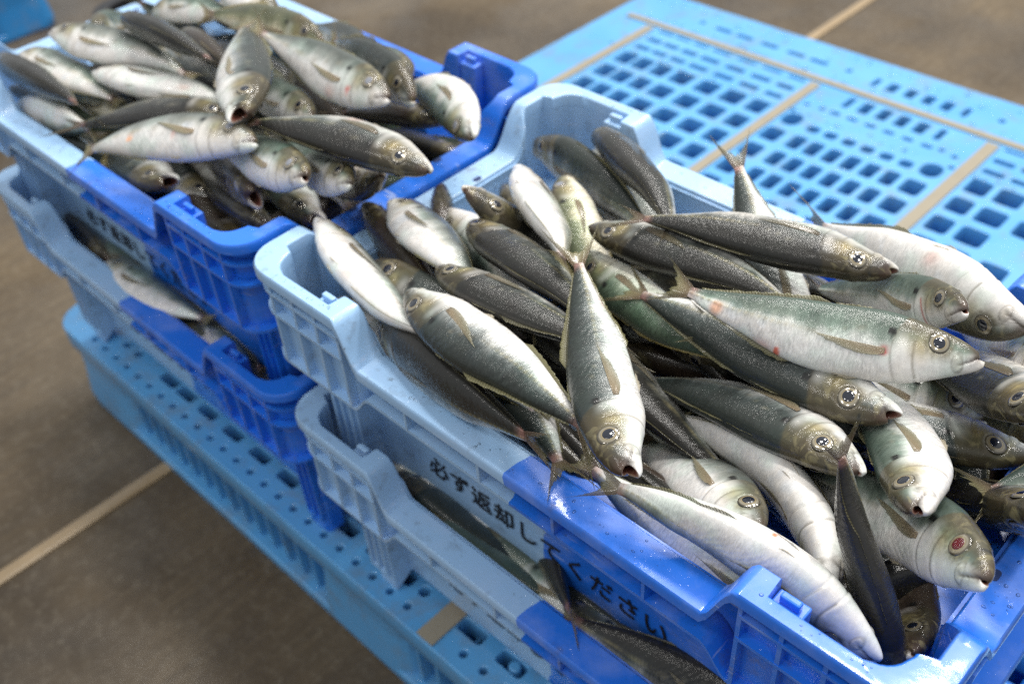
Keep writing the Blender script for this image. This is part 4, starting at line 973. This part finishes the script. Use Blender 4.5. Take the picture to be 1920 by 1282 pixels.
 ('b39', 'far', (0.3564, 0.1641, 0.2826, 0.4231, 0.1349, 0.2952, 0.4804, 0.103, 0.3134), (0.37, 0.888, 0.272), 0.1651, {'k': 'p'}, 'pink-tinged tail fin drooping beside the dividing rim'),
 ('c01', 'lowfar', (0.1955, 0.0203, 0.1662, 0.1342, 0.0295, 0.159, 0.0634, 0.0347, 0.1565), (-0.072, 0.005, 0.997), 0.1553, {'k': 'd'}, 'dark fish showing through the gap above the lower crate at left'),
 ('c02', 'lowfar', (0.195, 0.0201, 0.1647, 0.2652, 0.0162, 0.1683, 0.3446, 0.0255, 0.1744), (-0.041, 0.995, 0.086), 0.1753, {'k': 'p'}, 'pale fish face and flank in the gap of the lower left stack'),
 ('c03', 'lowfar', (0.2811, 0.028, 0.1395, 0.3581, 0.0245, 0.155, 0.4301, 0.0138, 0.1691), (0.107, 0.992, -0.063), 0.1777, {'k': 'p'}, 'second pale fish in the gap, ending beside the raised blue corner'),
 ('d01', 'lownear', (0.5801, 0.0358, 0.1494, 0.66, 0.0351, 0.1501, 0.7349, 0.0339, 0.1544), (0.009, -0.804, -0.594), 0.1802, {'k': 'p'}, 'grey fish with a black gill spot in the gap of the lower right stack'),
 ('d02', 'lownear', (0.6738, 0.0872, 0.1369, 0.7265, 0.051, 0.1599, 0.7801, 0.0143, 0.1818), (-0.18, 0.313, 0.933), 0.1588, {'k': 'd', 'H': 1}, 'olive tail fin hanging over the rim of the lower light blue crate'),
 ('d03', 'lownear', (0.9253, 0.0406, 0.173, 0.8606, 0.0298, 0.1712, 0.7875, 0.0154, 0.1733), (-0.091, 0.508, 0.856), 0.1629, {'k': 'd', 'H': 1}, 'dark narrow tail at the right of the gap in the lower stack'),
 ('d04', 'lownear', (0.7806, 0.0471, 0.1268, 0.8201, 0.0266, 0.1487, 0.866, 0.0094, 0.1681), (0.448, 0.886, -0.118), 0.1191, {'k': 'w'}, 'white striped fish at the lower right of the gap'),
 ('a49', 'near', (0.962, 0.1914, 0.2751, 0.9419, 0.1136, 0.2533, 0.9207, 0.0326, 0.23), (0.48, -0.353, 0.803), 0.1979, {'k': 'd', 'h': 1}, 'black fish in the dark corner between the bloodshot-eyed fish and the right end rim'),
 ('a50', 'near', (0.974, 0.1166, 0.2299, 0.941, 0.1809, 0.2452, 0.9105, 0.2419, 0.2562), (-0.639, -0.454, 0.621), 0.1663, {'k': 's', 'h': 1}, 'thin silvery fish edge against the inside of the right end wall'),
 ('b40', 'far', (0.3322, 0.2741, 0.2292, 0.3577, 0.2208, 0.2558, 0.3803, 0.1656, 0.2833), (0.915, 0.403, -0.007), 0.1518, {'k': 'd'}, 'dark fish side in the gap under the large dark fish'),
 ('b41', 'far', (0.3924, 0.2109, 0.3567, 0.3249, 0.2347, 0.3411, 0.2548, 0.253, 0.3235), (0.047, 0.708, 0.705), 0.1719, {'k': 's'}, 'silver fish flank along the far rim where the rim turns blue'),
 ('b42', 'far', (0.0957, 0.2454, 0.3031, 0.1687, 0.2438, 0.3184, 0.2502, 0.2417, 0.3265), (0.051, -0.879, -0.474), 0.1821, {'k': 's'}, 'dim fish side below the far rim of the far crate'),
 ('b43', 'far', (0.0683, 0.2477, 0.2591, 0.0783, 0.2102, 0.2971, 0.0932, 0.1759, 0.3335), (0.199, 0.738, 0.645), 0.1238, {'k': 's'}, 'grey fish flank between the two blackish fish'),
]
for i, (key, ck, pts, D, L, opt, label) in enumerate(FISH):
    make_fish(key, ck, pts, D, L, opt, label, GR[ck], 100 + i)
# deeper layer of the heaps, seen only in the gaps
rnd = random.Random(8)
for ck, (x0, z, n) in {'near': (.5206, .282, 36), 'far': (.0343, .286, 36), 'near ': (.5206, .3075, 12), 'far ': (.0343, .3075, 10), 'lownear': (.5206, .153, 14), 'lowfar': (.0343, .153, 14)}.items():
    for i in range(n):
        if ck[-1] == ' ':
            cx = x0 + .14 + .20 * ((i + .5) / n); cy = .10 + .045 * (i % 3); a = rnd.uniform(-.4, .4)
        elif z > .2:
            cx = x0 + .118 + (.25) * ((i + .5) / (n - 8)); cy = .050 + .062 * (i % 4) + rnd.uniform(-.006, .006); a = rnd.uniform(-.25, .25) * (1 if i % 4 in (0, 3) else 2) + (math.pi if rnd.random() < .5 else 0)
        else:
            cx = x0 + .13 + .23 * ((i // 2 + .5) / (n / 2)); cy = (.030 if i % 2 == 0 else .065 + .06 * (i % 3)); a = rnd.uniform(-.06, .06) if i % 2 == 0 else rnd.uniform(-.25, .25)
        d = np.array([math.cos(a), math.sin(a), rnd.uniform(-.05, .05)]); c = np.array([cx, cy, z - (.02 if i % 2 and z > .2 else (.03 if i % 2 else 0)) + rnd.uniform(-.004, .004)])
        if z > .2 and ck[-1] != ' ' and i >= n - 8:      # a row across each end
            q = i - (n - 8); cx = x0 + (.068 if q < 4 else .418); cy = .055 + .062 * (q % 4); a = math.pi / 2 + rnd.uniform(-.5, .5)
            cy = min(max(cy, .085), .205)
            d = np.array([math.cos(a), math.sin(a), .0]); c = np.array([cx, cy, z - .006 * (q % 4)])
        ph = rnd.uniform(-1.4, 1.4); D = (0, math.sin(ph), math.cos(ph))
        pts = list(c - d * .075) + list(c + np.array([0, rnd.uniform(-.008, .008), .0])) + list(c + d * .075)
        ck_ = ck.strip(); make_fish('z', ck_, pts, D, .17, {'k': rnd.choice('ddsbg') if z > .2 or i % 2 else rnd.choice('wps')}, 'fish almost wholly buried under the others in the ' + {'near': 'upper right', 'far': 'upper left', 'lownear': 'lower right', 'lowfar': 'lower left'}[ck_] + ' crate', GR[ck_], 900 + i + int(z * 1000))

# ------------------------------------------------------------------ water drops on rims and deck
m_, nt_, p_ = new_mat('water'); nt_.nodes.remove(p_)
tr_ = nt_.nodes.new('ShaderNodeBsdfTransparent'); gl_ = nt_.nodes.new('ShaderNodeBsdfGlossy'); gl_.inputs['Roughness'].default_value = .05
fr_ = nt_.nodes.new('ShaderNodeFresnel'); fr_.inputs['IOR'].default_value = 1.45; mx_ = nt_.nodes.new('ShaderNodeMixShader')
nt_.links.new(fr_.outputs[0], mx_.inputs[0]); nt_.links.new(tr_.outputs[0], mx_.inputs[1]); nt_.links.new(gl_.outputs[0], mx_.inputs[2])
nt_.links.new(mx_.outputs[0], [n for n in nt_.nodes if n.type == 'OUTPUT_MATERIAL'][0].inputs[0])
dm = MB(); rw = random.Random(5)
def drop(x, y, z, r):
    n0 = len(dm.v); k = 10; ax, ay = rw.uniform(.7, 1.4), rw.uniform(.7, 1.4)
    for i, (rr_, h_) in enumerate(((1, 0), (.86, .22), (.5, .42))):
        for q in range(k): a = 2 * math.pi * q / k; dm.v.append((x + ax * r * rr_ * math.cos(a), y + ay * r * rr_ * math.sin(a), z - .0001 + r * h_))
    dm.v.append((x, y, z + r * .48)); t = len(dm.v) - 1
    for i in range(2):
        for q in range(k): a, b = n0 + i * k + q, n0 + i * k + (q + 1) % k; dm.f.append([a, b, b + k, a + k])
    for q in range(k): dm.f.append([n0 + 2 * k + q, n0 + 2 * k + (q + 1) % k, t])
    dm.f.append([n0 + q for q in range(k)][::-1])
for (ox_, oy_, oz_) in ((.5206, -.0105, PITCH), (.0343, -.0115, PITCH)):
    for i in range(230):
        s_ = rw.random(); r = rw.choice((.0004, .0005, .0007, .0010))
        if s_ < .4: x, y = rw.uniform(.125, CL - .125), rw.choice((rw.uniform(.004, .018), CWD - rw.uniform(.004, .018))); z = HL
        elif s_ < .7: x, y = rw.choice((rw.uniform(.004, .016), CL - rw.uniform(.004, .016))), rw.uniform(.085, CWD - .085); z = HL
        else: x, y = rw.choice((rw.uniform(.030, .090), CL - rw.uniform(.030, .090))), rw.choice((rw.uniform(.003, .008), CWD - rw.uniform(.003, .008))); z = HH
        drop(ox_ + x, oy_ + y, oz_ + z, r)
for i in range(420):
    r = rw.choice((.0008, .0012, .0018, .0026)); x = rw.uniform(.03, 1.07)
    y = rw.choice((rw.uniform(1.007, 1.020), rw.uniform(1.060, 1.090), rw.uniform(.8965, .9105)))
    drop(x, y, 0.0, r)
tag(dm.build('water_drops', m_, smooth=True), kind='stuff')
